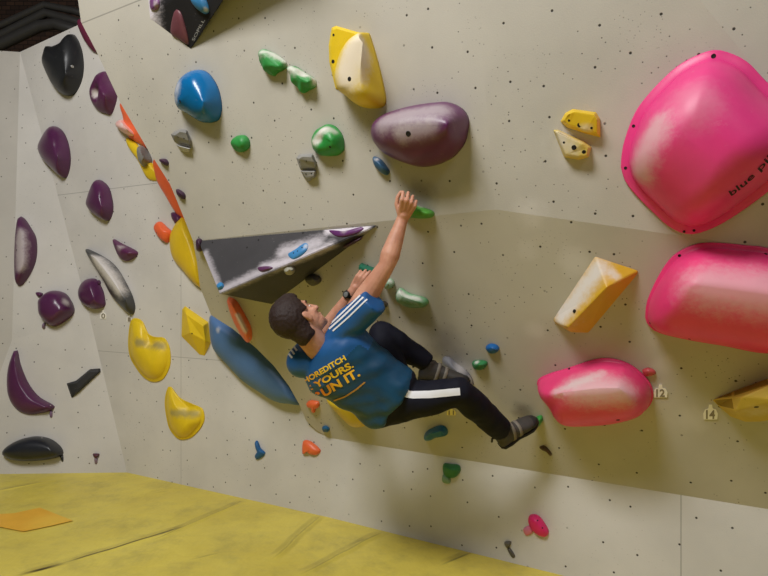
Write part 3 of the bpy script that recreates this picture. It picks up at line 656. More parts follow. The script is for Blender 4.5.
hold('round pale knob hold under the black volume edge', P_dn, [(283.5, 269), (287, 266.5), (293, 266), (295, 269.5), (291, 273), (286, 272.5)], .04, srgb(168, 166, 150), group='holds on the black volume', N=30, fit=False)
hold('dark purple sliver hold on the shaded underside near the volume tip', P_dn, [(343, 245.8), (351, 241), (361, 236), (363, 237), (354, 243), (345, 247.3)], .02, srgb(74, 40, 58), group='holds on the black volume', N=30, fit=False)
hold('dark grey hold behind the lower edge of the black volume', Fp, [(305, 279), (312.8, 273.7), (320.6, 277.6), (320.6, 282.8), (312.8, 286)], .05, srgb(84, 80, 72), group=gR, N=36, rough=.6)
# top volume
tv = [E1.hit(139, -90), E1.hit(149.8, 18.6), E1.hit(191, 49.6), E1.hit(280, -130), E1.hit(292, -104, .24)]
org = sum(tv[:4], V())/4; Mt = frame(E1, org); inv = Mt.inverted()
lt_ = lambda x, y, o_: inv @ E1.hit(x, y, o_)
Pt1 = Plane((tv[2]-tv[1]).cross(tv[4]-tv[1]), tv[1]); Pt2 = Plane((tv[3]-tv[2]).cross(tv[4]-tv[2]), tv[2]); Pt0 = Plane((tv[1]-tv[0]).cross(tv[4]-tv[0]), tv[0])
tmat = vol_mat('black_volume_ply', [(inv @ Pt0.hit(150, 14), inv @ Pt0.hit(152, -30), .10, .95)], srgb(22, 20, 21), srgb(34, 32, 33))
tvo = mesh_obj('climbing_volume', [inv @ p for p in tv], [(0, 1, 4), (1, 2, 4), (2, 3, 4), (3, 0, 4), (3, 2, 1, 0)], tmat, Mt, None, False); MW[tvo.name] = Mt
bm = bmesh.new(); bm.from_mesh(tvo.data); bmesh.ops.recalc_face_normals(bm, faces=bm.faces)
bmesh.ops.bevel(bm, geom=list(bm.edges), offset=.004, segments=2, affect='EDGES', clamp_overlap=True); bm.to_mesh(tvo.data); bm.free()
props(tvo, 'black pyramid volume cut off by the top edge of the photo', 'climbing volume')
hold('dusty maroon triangular hold on the top black volume', Pt1, [(174.5, 11.7), (180, 11.2), (185, 24), (189, 44), (179.7, 39.7), (171, 32.5)], .02, srgb(112, 62, 70), group='holds on the top volume', N=36, fit=False)
hold('blue curved hold on the top black volume at the photo edge', Pt1, [(192, -3), (203, -5), (209.5, 9), (206, 14), (198, 9), (193, 3)], .03, srgb(52, 120, 170), group='holds on the top volume', N=36, fit=False, chalk=[(206, 10, .02, .6)])
hold('small purple hold on the chalked side of the top volume', Pt0, [(151, -2), (158, -2), (160, 5), (156, 10), (151, 9)], .02, srgb(120, 66, 124), group='holds on the top volume', N=30, fit=False, chalk=[(155, 4, .03, .5)])
# --- overhang
hold('green jug hold gripped by the raised right hand', E1, [(400, 207), (404, 203), (413, 204), (424, 207.5), (433, 211), (434.5, 215), (430, 218), (418, 218.5), (406, 216)], .055, srgb(86, 160, 58), [(408, 209), (426, 213)], p=2.4, q=1.7, group=gG, chalk=[(420, 206, .03, .5)])
hold('pale translucent green jug hold right of the climber shoulder', Fp, [(396, 292.5), (399, 288), (402, 288.5), (410, 293.5), (424, 297.4), (428.8, 301.5), (427, 306), (420, 308), (410, 307.7), (400.6, 303.5), (396, 299)], .07, srgb(100, 160, 110), [(404, 297), (420, 302)], p=2, q=1.6, group=gG, chalk=[(399, 292, 418, 299, .04, .75)], rough=.3, holes=[(401, 290.5, .006, M_STEEL)])
hold('small pale green knob between the right arm and the translucent jug', Fp, [(384.2, 281.5), (387, 279), (391, 278.4), (394.8, 283), (392.4, 288), (387, 289.2), (384, 286)], .06, srgb(150, 178, 150), group=gG, chalk=[(390, 281, .02, .6)], N=36)
hold('teal pinch hold held by the left hand', Fp, [(358.6, 266), (361, 263), (366, 265), (374, 268), (380, 272), (378, 278), (368, 277), (360, 271)], .05, srgb(36, 112, 86), group=gG, N=36)
hold('small dark grey hold close under the right armpit', Fp, [(381, 302.5), (385, 301), (388, 304), (386.5, 307.5), (382, 307)], .03, srgb(70, 64, 54), group=gR, N=26)
hold('orange fang hold with a pale middle, on the arete left of the head', Fp, [(227, 299), (230, 297.3), (236, 301), (243.8, 313), (251, 327), (252, 338), (248.5, 342.5), (244, 338), (238.6, 330), (231.5, 315.6)], .06, srgb(240, 116, 74), [(233, 306), (246, 331)], p=1.8, q=1.7, group=gO, chalk=[(238, 317, 245, 331, .034, .8)], holes=[(249.5, 338, .004, M_STEEL)])
hold('small orange mushroom hold under the climber shirt', Fp, [(306.3, 403), (310, 400.3), (315, 400.4), (319.3, 402), (319.3, 406.8), (315.6, 409), (315, 412.5), (312.5, 412.5), (311.5, 408), (307.6, 406.5)], .03, srgb(244, 112, 62), group=gO, N=40)
hold('tiny dark blue button hold below the orange mushroom hold', Fp, [(322, 427), (325.8, 425.5), (329.7, 428.6), (328.6, 432), (323.4, 431.5)], .03, srgb(24, 92, 132), group=gU, N=26)
hold('yellow hold half hidden behind the climber waist', Fp, [(327, 396), (345, 396), (362, 402), (371, 415), (370, 424), (361, 427.5), (352, 425.5), (342, 416), (332, 405)], .09, srgb(214, 184, 36), group=gY)
hold('small bright blue button hold right of the climber knee, on the overhang', Fp, [(485.6, 347.5), (489.5, 343.7), (496.2, 344.5), (499.6, 349), (496, 353.2), (489.5, 353)], .035, srgb(16, 96, 164), group=gU, N=36, rough=.35)
hold('small green hold with chalk on top beside the right foot', Fp, [(472, 362.5), (477, 360), (486.3, 361), (487.3, 365.6), (482.4, 369.8), (474.6, 369)], .04, srgb(48, 130, 74), group=gG, chalk=[(477, 362, .02, .8)], N=36)
hold('chalk grey plate hold under the right foot', Fp, [(442.4, 358), (449, 357), (456.5, 363), (464.5, 369), (471, 376.5), (474, 385), (470, 387), (462, 383), (450, 378), (443.5, 371)], .05, srgb(134, 134, 140), group=gR, chalk=[(460, 368, .05, .5), (469, 380, .03, .6)], rough=.6)
hold('teal slanted hold below the climber thigh', Fp, [(423.8, 436), (426, 432), (431, 428.5), (440.7, 425), (447, 428.5), (447.4, 435), (438, 436.9), (431, 440.4), (425, 440.4)], .06, srgb(16, 98, 126), [(431, 433), (441, 430)], group=gU, N=40)
hold('bright green chip hold at the tip of the left shoe', Fp, [(532.5, 424), (533.5, 420), (537.8, 416), (542, 415.6), (543.2, 420.3), (540.4, 425.5), (536, 427.8)], .045, srgb(54, 150, 66), group=gG, N=36, rough=.35)
hold('small brown twig like hold right below the left shoe', Fp, [(539.4, 447), (543.5, 445.3), (547, 447.4), (552, 454), (550.6, 455.9), (546.5, 451.5), (542, 449.5)], .02, srgb(84, 60, 30), group=gR, N=36)
hold('small pink chip hold at the right end of the lobed pink hold', Fp, [(642.5, 370), (648, 367.5), (654.5, 370), (655.5, 374), (648, 376.5), (644, 375)], .02, srgb(196, 78, 82), group=gK, N=30)
# --- kickboard and lower left
hold('blue bird shaped foothold low on the wall, left of the climber', D, [(255.5, 441.5), (258, 441), (261, 448), (265.6, 453), (262, 457.5), (257, 459.5), (255.3, 456), (258, 453), (256, 447)], .03, srgb(18, 92, 150), group=gU, N=40, fit=False)
hold('orange curved foothold low on the wall near the mat', D, [(303.2, 441), (310.2, 441), (318, 447), (320.8, 451.2), (316.7, 454.9), (310.2, 454), (305.5, 450.5), (304.8, 453.4), (302.3, 453.2)], .035, srgb(244, 112, 62), group=gO, N=44)
hold('green cup shaped foothold on the kickboard', K, [(443.3, 463.8), (451, 463.8), (459, 465), (460.8, 470.3), (456.4, 476.8), (449.8, 478), (443.8, 474.2)], .05, srgb(40, 120, 62), group=gG, N=40)
hold('pale green peg under the green cup foothold', K, [(443, 474.5), (449.8, 476), (450, 483.3), (442.6, 482)], .025, srgb(130, 166, 140), group=gG, N=26)
hold('hot pink oval foothold on the kickboard', K, [(528, 519.7), (530.5, 514.5), (538.4, 515.4), (546, 525), (549, 532.7), (544.9, 537), (537, 534.3), (530.5, 527.5)], .045, srgb(238, 30, 116), [(536, 523), (541, 528)], group=gK, N=40, holes=[(537.5, 520.5, .004), (542.5, 528, .004)])
hold('pale pink peg left of the hot pink foothold', K, [(523.3, 529), (529.8, 525.6), (533.2, 532), (526.4, 535.6)], .02, srgb(230, 130, 160), group=gK, N=26)
o = hold('grey screw head foothold on the kickboard near the mat', K, [(504.3, 542), (511, 541.2), (510, 546.5), (506.8, 548)], .025, srgb(104, 100, 94), group=gR, N=26)
hold('thin grey stick foothold under the screw head foothold', K, [(507.3, 549), (510.3, 548), (515.2, 556), (512.2, 557.6)], .014, srgb(92, 88, 82), group=gR, N=26)
# --- number tags
TAGM = plain('tag_plastic', srgb(250, 246, 236), .6, .3, .05)
INK = plain('black_ink', srgb(36, 32, 28), .6, .3, .05)
DIG = plain('tag_digit_ink', srgb(140, 130, 112), .6, .3, .05)
def text_mesh(txt, bold=.0):
    cu_ = bpy.data.curves.new('t', 'FONT'); cu_.body = txt; cu_.offset = bold; cu_.resolution_u = 3
    ob = bpy.data.objects.new('t', cu_); COL.objects.link(ob)
    bpy.context.view_layer.update()
    me = bpy.data.meshes.new_from_object(ob.evaluated_get(bpy.context.evaluated_depsgraph_get()))
    bpy.data.objects.remove(ob)
    vs = [(v.co.x, v.co.y) for v in me.vertices]; fs = [tuple(p.vertices) for p in me.polygons]
    bpy.data.meshes.remove(me)
    return vs, fs
def tag(pl, cx, cy, w, h, txt, label, mat=TAGM):
    def pt(a, b, z): return pl.hit(cx+a*w/2, cy+b*h/2, z)
    o2 = [(-.95, 1), (.95, 1), (1, .2), (.75, -.35), (.3, -.5), (.22, -1), (-.22, -1), (-.3, -.5), (-.75, -.35), (-1, .2)]
    org = pl.hit(cx, cy); Mx = frame(pl, org); inv = Mx.inverted(); n = len(o2)
    vs = [inv @ pt(a, b, 0) for a, b in o2] + [inv @ pt(a, b, .004) for a, b in o2]
    o = mesh_obj('number_tag', vs, [tuple(range(n)), tuple(range(n, 2*n))] + [(i, (i+1) % n, n+(i+1) % n, n+i) for i in range(n)], mat, Mx, None, False); MW[o.name] = Mx; recalc(o)
    props(o, label, 'number tag', 'number tags')
    tv_, tf = text_mesh(txt, .03); xs = [a for a, _ in tv_]; x0, x1 = min(xs), max(xs)
    th = h*.56
    vv_ = [pl.hit(cx + ((a-x0)/(x1-x0)-.5)*w*.62, cy + h*.44 - b/.7*th, .0048) for a, b in tv_]
    part('digits', vv_, tf, DIG, o, False)
tag(Fp, 660.5, 391, 14, 13, '12', 'cream number 12 tag beside the lobed pink hold')
tag(Fp, 710.5, 412, 14.5, 15, '14', 'cream number 14 tag beside the weathered yellow boulder hold')
tag(Fp, 451.3, 411.5, 9, 7.5, '11', 'yellowish number 11 tag below the climber thigh', plain('tag_yellow', srgb(244, 228, 150), .6, .3, .05))
tag(D, 103.2, 314.5, 6.5, 8.5, '0', 'small white number 0 tag under the purple egg shaped hold')
tag(D, 129.2, 318.2, 5, 7, '1', 'small white number 1 tag above the upper yellow ear hold')
# lettering printed on the huge pink dome, in the dome's own surface
tv_, tf = text_mesh('blue pill', .012)
o, bv, pl = HOLDS['huge pink dome hold with lettering at the upper right']
def arc_pt(s, up):                                     # lettering path on the surface
    a, b, c = (730.5, 196.3), (753, 181), (775, 154)
    x = (1-s)**2*a[0]+2*s*(1-s)*b[0]+s*s*c[0]; y = (1-s)**2*a[1]+2*s*(1-s)*b[1]+s*s*c[1]
    dx = 2*(1-s)*(b[0]-a[0])+2*s*(c[0]-b[0]); dy = 2*(1-s)*(b[1]-a[1])+2*s*(c[1]-b[1]); L = math.hypot(dx, dy)
    return x+dy/L*up, y-dx/L*up
x1 = max(a for a, _ in tv_); vs = []
for a, b in tv_:
    x, y = arc_pt(a/x1, b*7.8)
    loc, nr, _, _ = bv.ray_cast(CAM, ray(x, y).normalized())
    vs.append((loc + (nr if nr.dot(CAM-loc) > 0 else -nr)*.0015) if loc else E2.hit(x, y, .05))
part('lettering', vs, tf, INK, o, False)
tv_, tf = text_mesh('SOPILL', .01); x1 = max(a for a, _ in tv_)
dx, dy = 11.0, -21.5; L = math.hypot(dx, dy)
vs = [Pt1.hit(194.3 + dx*a/x1 + dy/L*4*b, 41.5 + dy*a/x1 - dx/L*4*b) + Pt1.n*.002 for a, b in tv_]
part('lettering', vs, tf, plain('grey_print', srgb(150, 148, 144), .6), tvo, False)
# orange repair patch on the mat
pp = [(-30, 516), (-2, 514), (14, 513.2), (40, 507.6), (73, 520.6), (50, 526), (23.4, 531.5), (0, 526.8), (-30, 530)]
vs = [on_floor(x, y, .002) for x, y in pp] + [on_floor(x, y, .006) for x, y in pp]; n = len(pp)
thing_mesh('floor_patch', vs, [tuple(range(n)), tuple(range(n, 2*n))] + [(i, (i+1) % n, n+(i+1) % n, n+i) for i in range(n)],
           hold_material('orange_tape', srgb(236, 178, 44), [((0.25, -.02, 0), .2, .35)], .45, .2, chalkcol=(240, 214, 90)), 'orange tape repair patch stuck on the yellow mat', 'floor patch', smooth=False)
# ------------------------------------------------------------------ the climber
def X(px, py, off, pl=Fp): return pl.hit(px, py, off)
class Blob:
    """closed primitives merged into one continuous skin by a voxel remesh"""
    def __init__(s): s.v = []; s.f = []
    def add(s, vs, fs):
        i = len(s.v); s.v += [V(v) for v in vs]; s.f += [tuple(a+i for a in f) for f in fs]
    def rings(s, rs, n):
        vs = [p for r in rs for p in r]; fs = []
        for i in range(len(rs)-1):
            for j in range(n): fs.append((i*n+j, i*n+(j+1) % n, (i+1)*n+(j+1) % n, (i+1)*n+j))
        fs += [tuple(range(n))[::-1], tuple((len(rs)-1)*n+j for j in range(n))]
        s.add(vs, fs)
    def cap(s, a, b, ra, rb, n=16, round_a=True, round_b=True):
        t = (b-a).normalized(); x = t.orthogonal().normalized(); y = t.cross(x)
        rs = []
        ring = lambda c, r: [c + x*(r*math.cos(2*PI*j/n)) + y*(r*math.sin(2*PI*j/n)) for j in range(n)]
        if round_a:
            for k in (80, 55, 28): rs.append(ring(a - t*(ra*math.sin(math.radians(k))), ra*math.cos(math.radians(k))))
        rs.append(ring(a, ra)); rs.append(ring(b, rb))
        if round_b:
            for k in (28, 55, 80): rs.append(ring(b + t*(rb*math.sin(math.radians(k))), rb*math.cos(math.radians(k))))
        s.rings(rs, n)
    def chain(s, pts, n=16, ra=True, rb=True):
        for i, ((a, r), (b, q)) in enumerate(zip(pts[:-1], pts[1:])):
            s.cap(a, b, r, q, n, ra if i == 0 else True, rb if i == len(pts)-2 else True)
    def ell(s, c, ax, rad, n=18):
        rs = []
        for k in range(1, n//2):
            th_ = PI*k/(n//2)
            rs.append([c + ax[2]*(rad[2]*math.cos(th_)) + ax[0]*(rad[0]*math.sin(th_)*math.cos(2*PI*j/n)) + ax[1]*(rad[1]*math.sin(th_)*math.sin(2*PI*j/n)) for j in range(n)])
        s.rings(rs, n)
    def loft(s, secs, n=28, e=2.3):
        rs = []
        for (c, r, f, w, d) in secs:
            ring = []
            for j in range(n):
                a = 2*PI*j/n; ca, sa = math.cos(a), math.sin(a)
                ring.append(c + r*(w*math.copysign(abs(ca)**(2/e), ca)) + f*(d*math.copysign(abs(sa)**(2/e), sa)))
            rs.append(ring)
        s.rings(rs, n)
    def mesh(s, voxel, smooth, factor=.5):
        me = bpy.data.meshes.new('b'); me.from_pydata([tuple(v) for v in s.v], [], s.f); me.update()
        bm = bmesh.new(); bm.from_mesh(me); bmesh.ops.recalc_face_normals(bm, faces=bm.faces); bm.to_mesh(me); bm.free()
        ob = bpy.data.objects.new('b', me); COL.objects.link(ob)
        m = ob.modifiers.new('r', 'REMESH'); m.mode = 'VOXEL'; m.voxel_size = voxel
        m2 = ob.modifiers.new('s', 'SMOOTH'); m2.factor = factor; m2.iterations = smooth
        bpy.context.view_layer.update()
        out = bpy.data.meshes.new_from_object(ob.evaluated_get(bpy.context.evaluated_depsgraph_get()))
        bpy.data.objects.remove(ob); bpy.data.meshes.remove(me)
        return out
J = dict(rw=X(402.5, 218.5, .125, E1), re=X(386.5, 266, .27), rs=X(349, 322, .42), ls=X(300, 360, .53), neck=X(316, 347, .50), pel=X(386, 394, .42),
         lh=X(388, 406, .42), rh=X(396, 384, .34), lk=X(459, 391.5, .37), la=X(499, 432, .21), rk=X(381, 334, .17), ra=X(429, 370, .16),
         le=X(320, 338, .24), lw=X(353.5, 291, .125))
SHOE = {'l': (X(502, 446, .20), X(535.5, 420.5, .055), 'la', 'lk'), 'r': (X(420, 380.5, .175), X(467.5, 382, .08), 'ra', 'rk')}
for a_, t_, an_, kn_ in SHOE.values():
    f_ = (t_-a_); L_f = f_.length; f_.normalize(); u_ = J[kn_]-a_; u_ = (u_-f_*u_.dot(f_)).normalized()
    J[an_] = a_ + f_*(L_f*.18) + u_*.088
root_p = J['pel'] - V((0, 0, .12))
person = bpy.data.objects.new('person', None); COL.objects.link(person); person.location = root_p; MW[person.name] = Matrix.Translation(root_p)
props(person, 'man in blue t-shirt and black trousers hanging on the overhang, seen from behind', 'person')
def pmesh(name, me, mat, parent=person):
    me.transform(Matrix.Translation(-root_p))
    o = me_obj(name, me, mat, None, parent); MW[o.name] = MW[person.name].copy(); return o
up_t = (J['neck']-J['pel']).normalized()
r_t = (J['rs']-J['ls']); r_t = (r_t - up_t*r_t.dot(up_t)).normalized()
f_t = up_t.cross(r_t).normalized()
if f_t.y < 0: f_t = -f_t
TL = (J['neck']-J['pel']).length
def torso(extra, t0=0.0, t1=1.1):
    secs = []
    for t, w, d, fo in [(-.02, .055, .055, .0), (.05, .085, .065, -.0), (.13, .155, .082, 0), (.24, .188, .105, .01), (.4, .182, .115, .012), (.58, .165, .112, .006), (.76, .155, .108, 0), (.92, .160, .112, -.004), (1.05, .160, .118, -.004), (1.13, .150, .116, 0)]:
        if t < t0 or t > t1: continue
        c = J['neck'] - up_t*(TL*t) + f_t*fo
        secs.append((c, r_t, f_t, w+extra, d+extra))
    return secs
# head frame
HU = V((-.80, .0, .60)).normalized()
HF = V((.47, .60, .64)); HF = (HF - HU*HF.dot(HU)).normalized()
HR = HF.cross(HU).normalized()
HC = X(298.5, 319.5, .52)
AX = (HR, HF, HU)
hp = lambda r, f, u: HC + HR*r + HF*f + HU*u
body = Blob()
body.ell(hp(0, -.008, .025), AX, (.073, .094, .092))
body.ell(hp(0, .022, -.03), AX, (.062, .070, .075))
body.ell(hp(0, .045, -.075), AX, (.045, .045, .042))
body.ell(hp(0, .072, -.098), AX, (.022, .018, .018))
body.ell(hp(0, .070, .028), AX, (.050, .018, .014))
for s in (-1, 1):
    body.ell(hp(s*.040, .058, -.030), AX, (.020, .022, .020))
    body.ell(hp(s*.070, .004, -.026), AX, (.009, .018, .029)); body.ell(hp(s*.077, -.005, -.018), AX, (.006, .012, .020))
body.cap(hp(0, .086, .016), hp(0, .108, -.028), .009, .013); body.ell(hp(.010, .098, -.030), AX, (.009, .012, .008)); body.ell(hp(-.010, .098, -.030), AX, (.009, .012, .008))
body.ell(hp(0, .088, -.058), AX, (.022, .010, .006)); body.ell(hp(0, .086, -.069), AX, (.019, .010, .006))
body.cap(hp(0, -.03, -.05), J['neck'] - up_t*.04, .058, .068)
body.loft(torso(-.012))
def arm(s, e, w):
    t1, t2 = (e-s), (w-e)
    body.chain([(s, .052), (s+t1*.45, .054), (s+t1*.82, .043), (e, .038), (e+t2*.22, .045), (e+t2*.55, .038), (e+t2*.9, .0285), (w, .028)])
arm(J['rs'], J['re'], J['rw']); arm(J['ls'], J['le'], J['lw'])
def rot(v, ax, a): return Matrix.Rotation(a, 3, ax) @ v
def hand(W, d, pn, curl, thumb_sign, k=1.0, tdir=None):
    d = d.normalized(); pn = (pn - d*pn.dot(d)).normalized(); side = d.cross(pn).normalized()*thumb_sign
    body.cap(W - d*.02, W + d*.02, .026, .025)
    base = []
    for i, o_ in enumerate((.029, .0095, -.0095, -.0275)):
        m = W + d*((.084, .088, .084, .076)[i]*k) + side*(o_*k)
        body.cap(W + d*.018 + side*(o_*.62), m, .0145, .0112, 12)
        base.append(m)
    body.ell(W + d*.045 + pn*.006, (side, d, pn), (.034, .040, .014))
    L = [(.041, .025, .021), (.045, .029, .022), (.042, .027, .021), (.033, .021, .018)]
    for i, m in enumerate(base):
        a = 0; p = m; fan = (1.5-i)*.055
        for j in range(3):
            a += curl[i][j]
            dd = (d*math.cos(a) + pn*math.sin(a) + side*fan).normalized()
            q = p + dd*(L[i][j]*k)
            body.cap(p, q, (.0088, .0082, .0074)[j], (.0082, .0074, .0066)[j], 12); p = q
    b = W + d*.022 + side*.02 + pn*.006
    c = b + (d*.62 + side*.62 + pn*.45).normalized()*.042; e = c + (d*.85 + side*.15 + pn*.5).normalized()*.032; t = e + (d*.85 - side*.2 + pn*.5).normalized()*.026
    body.cap(b, c, .016, .0115, 12); body.cap(c, e, .0108, .0098, 12); body.cap(e, t, .0098, .0078, 12)
r = math.radians
rd = X(410, 199, .15, E1) - J['rw']
hand(J['rw'], rd, V((-.08, 1, .05)), [(r(74), r(50), r(28)), (r(78), r(50), r(28)), (r(82), r(50), r(28)), (r(86), r(48), r(28))], 1, 1.12)
ld_ = X(367, 271, .075) - J['lw']
hand(J['lw'], ld_, V((.1, 1, 0)), [(r(25), r(65), r(40)), (r(28), r(68), r(40)), (r(30), r(70), r(40)), (r(36), r(66), r(40))], -1)
# legs and feet inside the clothes
def leg(b, h, k_, a, g=0.0):
    b.chain([(h, .082+g), (h+(k_-h)*.5, .074+g), (k_, .057+g), (k_+(a-k_)*.3, .058+g), (k_+(a-k_)*.7, .045+g), (a, .036+g)])
leg(body, J['lh'], J['lk'], J['la'], -.014); leg(body, J['rh'], J['rk'], J['ra'], -.016)
FT = {k: (v[0], v[1], J[v[2]], J[v[3]]) for k, v in SHOE.items()}
for a, t, an, kn in FT.values(): body.cap(an, a+(t-a)*.25+(an-a)*.45, .026, .024); body.cap(a+(t-a)*.2+(an-a)*.4, a+(t-a)*.75+(an-a)*.25, .02, .014)
def skin_mat():
    k = NT('skin'); oc = k.n('ShaderNodeTexCoord').outputs['Object']
    c = k.mix(k.ramp(k.noise(oc, 14, 4), .35, .65), srgb(196, 138, 112), srgb(214, 158, 132))
    m = k.out(c, .5, .4, k.noise(oc, 180, 3), .1, .002)
    k.b.inputs['Subsurface Weight'].default_value = .08; k.b.inputs['Subsurface Radius'].default_value = (.02, .008, .004); return m
SKIN = skin_mat()
bo = pmesh('body', body.mesh(.0038, 5), SKIN); bv_body = bvh_of(bo)
# eyes, brows
EYE = plain('eye_white', srgb(226, 222, 214), .25, .5, .02); HAIRM = None
def hair_mat():
    k = NT('dark_brown_hair'); oc = k.n('ShaderNodeTexCoord').outputs['Object']
    st = k.n('ShaderNodeMapping', ins={'Vector': oc, 'Scale': (60, 60, 260)}).outputs[0]
    return k.out(k.mix(k.noise(oc, 140, 5, .75), srgb(30, 20, 18), srgb(58, 38, 32)), .55, .35, k.noise(oc, 320, 4), .6, .004)
HAIRM = hair_mat()
IRIS = plain('dark_iris', srgb(40, 28, 22), .2)
for s in (-1, 1):
    e = Blob(); e.ell(hp(s*.031, .0715, -.002), AX, (.0095, .0075, .0050), 14); part('eye', e.v, e.f, EYE, person)
    e = Blob(); e.ell(hp(s*.031, .0786, -.002), AX, (.0042, .0015, .0042), 10); part('iris', e.v, e.f, IRIS, person)
    e = Blob(); e.cap(hp(s*.015, .090, .022), hp(s*.048, .074, .026), .0045, .0035, 8); part('eyebrow', e.v, e.f, HAIRM, person)
hb = Blob(); hb.ell(hp(0, -.012, .032), AX, (.086, .108, .104), 28); hb.cap(hp(0, -.022, .02), hp(0, -.042, -.065), .082, .056, 24); hb.ell(hp(0, .03, .078), AX, (.064, .06, .052), 20)
hm = hb.mesh(.0045, 4)
for v in hm.vertices:
    p = v.co - HC; rr, ff, uu = p.dot(HR), p.dot(HF), p.dot(HU)
    line = .052 if uu > .045 else (.038 if uu > .0 else -.012)
    cut = max(0., min(1., (ff-line)/.02)) if uu < .075 else max(0., min(1., (ff-.075)/.03))
    low = max(0., min(1., (-.102-uu)/.03))
    k_ = max(cut, low)
    n_ = noise.noise(v.co*80)*.0022 + noise.noise(v.co*22)*.002
    v.co += p.normalized()*n_*(1-k_)
    v.co = v.co.lerp(HC + p*.80, k_)
pmesh('hair', hm, HAIRM)
# t-shirt
sh = Blob(); sh.loft(torso(.014, .0, 1.2))
cuffR = X(374.5, 301.5, .385); 
sh.chain([(J['neck'] - up_t*.075 + r_t*.05, .070), (J['rs'] - up_t*.008, .073)])
sh.cap(J['rs'] - up_t*.008, cuffR, .074, .060, 20, True, False)
cuffL = J['ls'] + (J['le']-J['ls'])*.72
sh.chain([(J['neck'] - up_t*.075 - r_t*.05, .070), (J['ls'] - up_t*.015, .074)])
sh.cap(J['ls'] - up_t*.015, cuffL, .076, .066, 20, True, False)
sm_ = sh.mesh(.0075, 5)
nrm = [V(v.normal) for v in sm_.vertices]
for v, n_ in zip(sm_.vertices, nrm):
    p = v.co - J['neck']; a, b = p.dot(r_t), -p.dot(up_t)
    w_ = max(0, min(1, (b-.02)/.1)); back = max(0, -n_.dot(f_t))
    f1 = noise.noise(V((a*4+b*3, b*14-a*12, 0)))*.010 + noise.noise(V((a*16+5, b*16, 3)))*.004
    f2 = noise.noise(V((a*22, b*3.5, 7)))*.009*max(0, min(1, (b-.30)/.15))
    v.co += n_*((f1+f2)*w_*.9 + .004)
def shirt_mat():
    k = NT('blue_jersey'); oc = k.n('ShaderNodeTexCoord').outputs['Object']
    c = k.mix(k.ramp(k.noise(oc, 5, 3), .3, .7), srgb(0, 60, 92), srgb(0, 72, 108))
    return k.out(c, .5, .5, k.noise(oc, 260, 3), .12, .002)
k_ = NT('bright_blue_jersey'); YOKE = k_.out(k_.mix(k_.noise(k_.n('ShaderNodeTexCoord').outputs['Object'], 6, 3), srgb(12, 76, 134), srgb(26, 94, 158)), .5, .5)
shirt = pmesh('t_shirt', sm_, [shirt_mat(), YOKE])
for f_ in sm_.polygons:
    q_ = f_.center + root_p - J['neck']; b_ = -q_.dot(up_t); a_ = q_.dot(r_t)
    if b_ < .105 + abs(a_)*.25 or (a_ > .17 and b_ < .2): f_.material_index = 1
bv_s = bvh_of(shirt)
WHITE = plain('white_print', srgb(232, 232, 236), .55, .4, .03)
def on(bv, x, y, lift):
    loc, nr, _, _ = bv.ray_cast(CAM, ray(x, y).normalized())
    if loc is None: return None
    if nr.dot(CAM-loc) < 0: nr = -nr
    return loc + nr*lift
def band(name, bv, pts, w, mat, parent, lift=.0022, n=26, wob=None, label=None):
    """printed band following the cloth; w = width in photo pixels"""
    rows = []
    L = [0]
    for a, b in zip(pts[:-1], pts[1:]): L.append(L[-1]+math.dist(a, b))
    for k in range(n+1):
        d = L[-1]*k/n; i = max(j for j in range(len(pts)-1) if L[j] <= d+1e-9); t = (d-L[i])/(L[i+1]-L[i])
        a, b = pts[i], pts[i+1]; x = a[0]+(b[0]-a[0])*t; y = a[1]+(b[1]-a[1])*t
        dx, dy = (b[0]-a[0])/(L[i+1]-L[i]), (b[1]-a[1])/(L[i+1]-L[i])
        rows.append([on(bv, x - dy*w*(s/4-.5), y + dx*w*(s/4-.5), lift) for s in range(5)])
    vs, fs, idx = [], [], {}
    for i, rw in enumerate(rows):
        for j, p in enumerate(rw):
            if p is not None: idx[i, j] = len(vs); vs.append(p)
    for i in range(n):
        for j in range(4):
            q = [(i, j), (i+1, j), (i+1, j+1), (i, j+1)]
            if all(k in idx for k in q):
                pq = [vs[idx[k]] for k in q]
                if max((pq[a]-pq[b]).length for a, b in ((0, 1), (1, 2), (2, 3), (3, 0))) < .05: fs.append(tuple(idx[k] for k in q))
    if fs:
        o = part(name, vs, fs, mat, parent)
        return o
band('sleeve_stripe', bv_s, [(327, 327.5), (343, 312.5), (360.5, 295.5)], 1.5, WHITE, shirt)
band('sleeve_stripe', bv_s, [(329.5, 329), (345.5, 314.5), (363.5, 297.3)], 1.7, WHITE, shirt)
band('sleeve_stripe', bv_s, [(333, 331), (349, 316.8), (367, 299.3)], 1.5, WHITE, shirt)
for a, b in [((293, 345.5), (297, 351)), ((290.2, 348.5), (294.6, 354.5)), ((287.8, 352.5), (292.4, 358))]:
    band('shoulder_stripe', bv_s, [a, b], 1.9, WHITE, shirt, n=8)
def print_mat(name, c0, c1):
    k = NT(name); g = k.n('ShaderNodeTexCoord').outputs['Generated']
    x = k.n('ShaderNodeSeparateXYZ', ins={0: g}).outputs[0]
    return k.out(k.mix(k.ramp(x, .0, .6), c0, c1), .5, .4)
ORG, YLW = srgb(240, 140, 40), srgb(250, 206, 50)
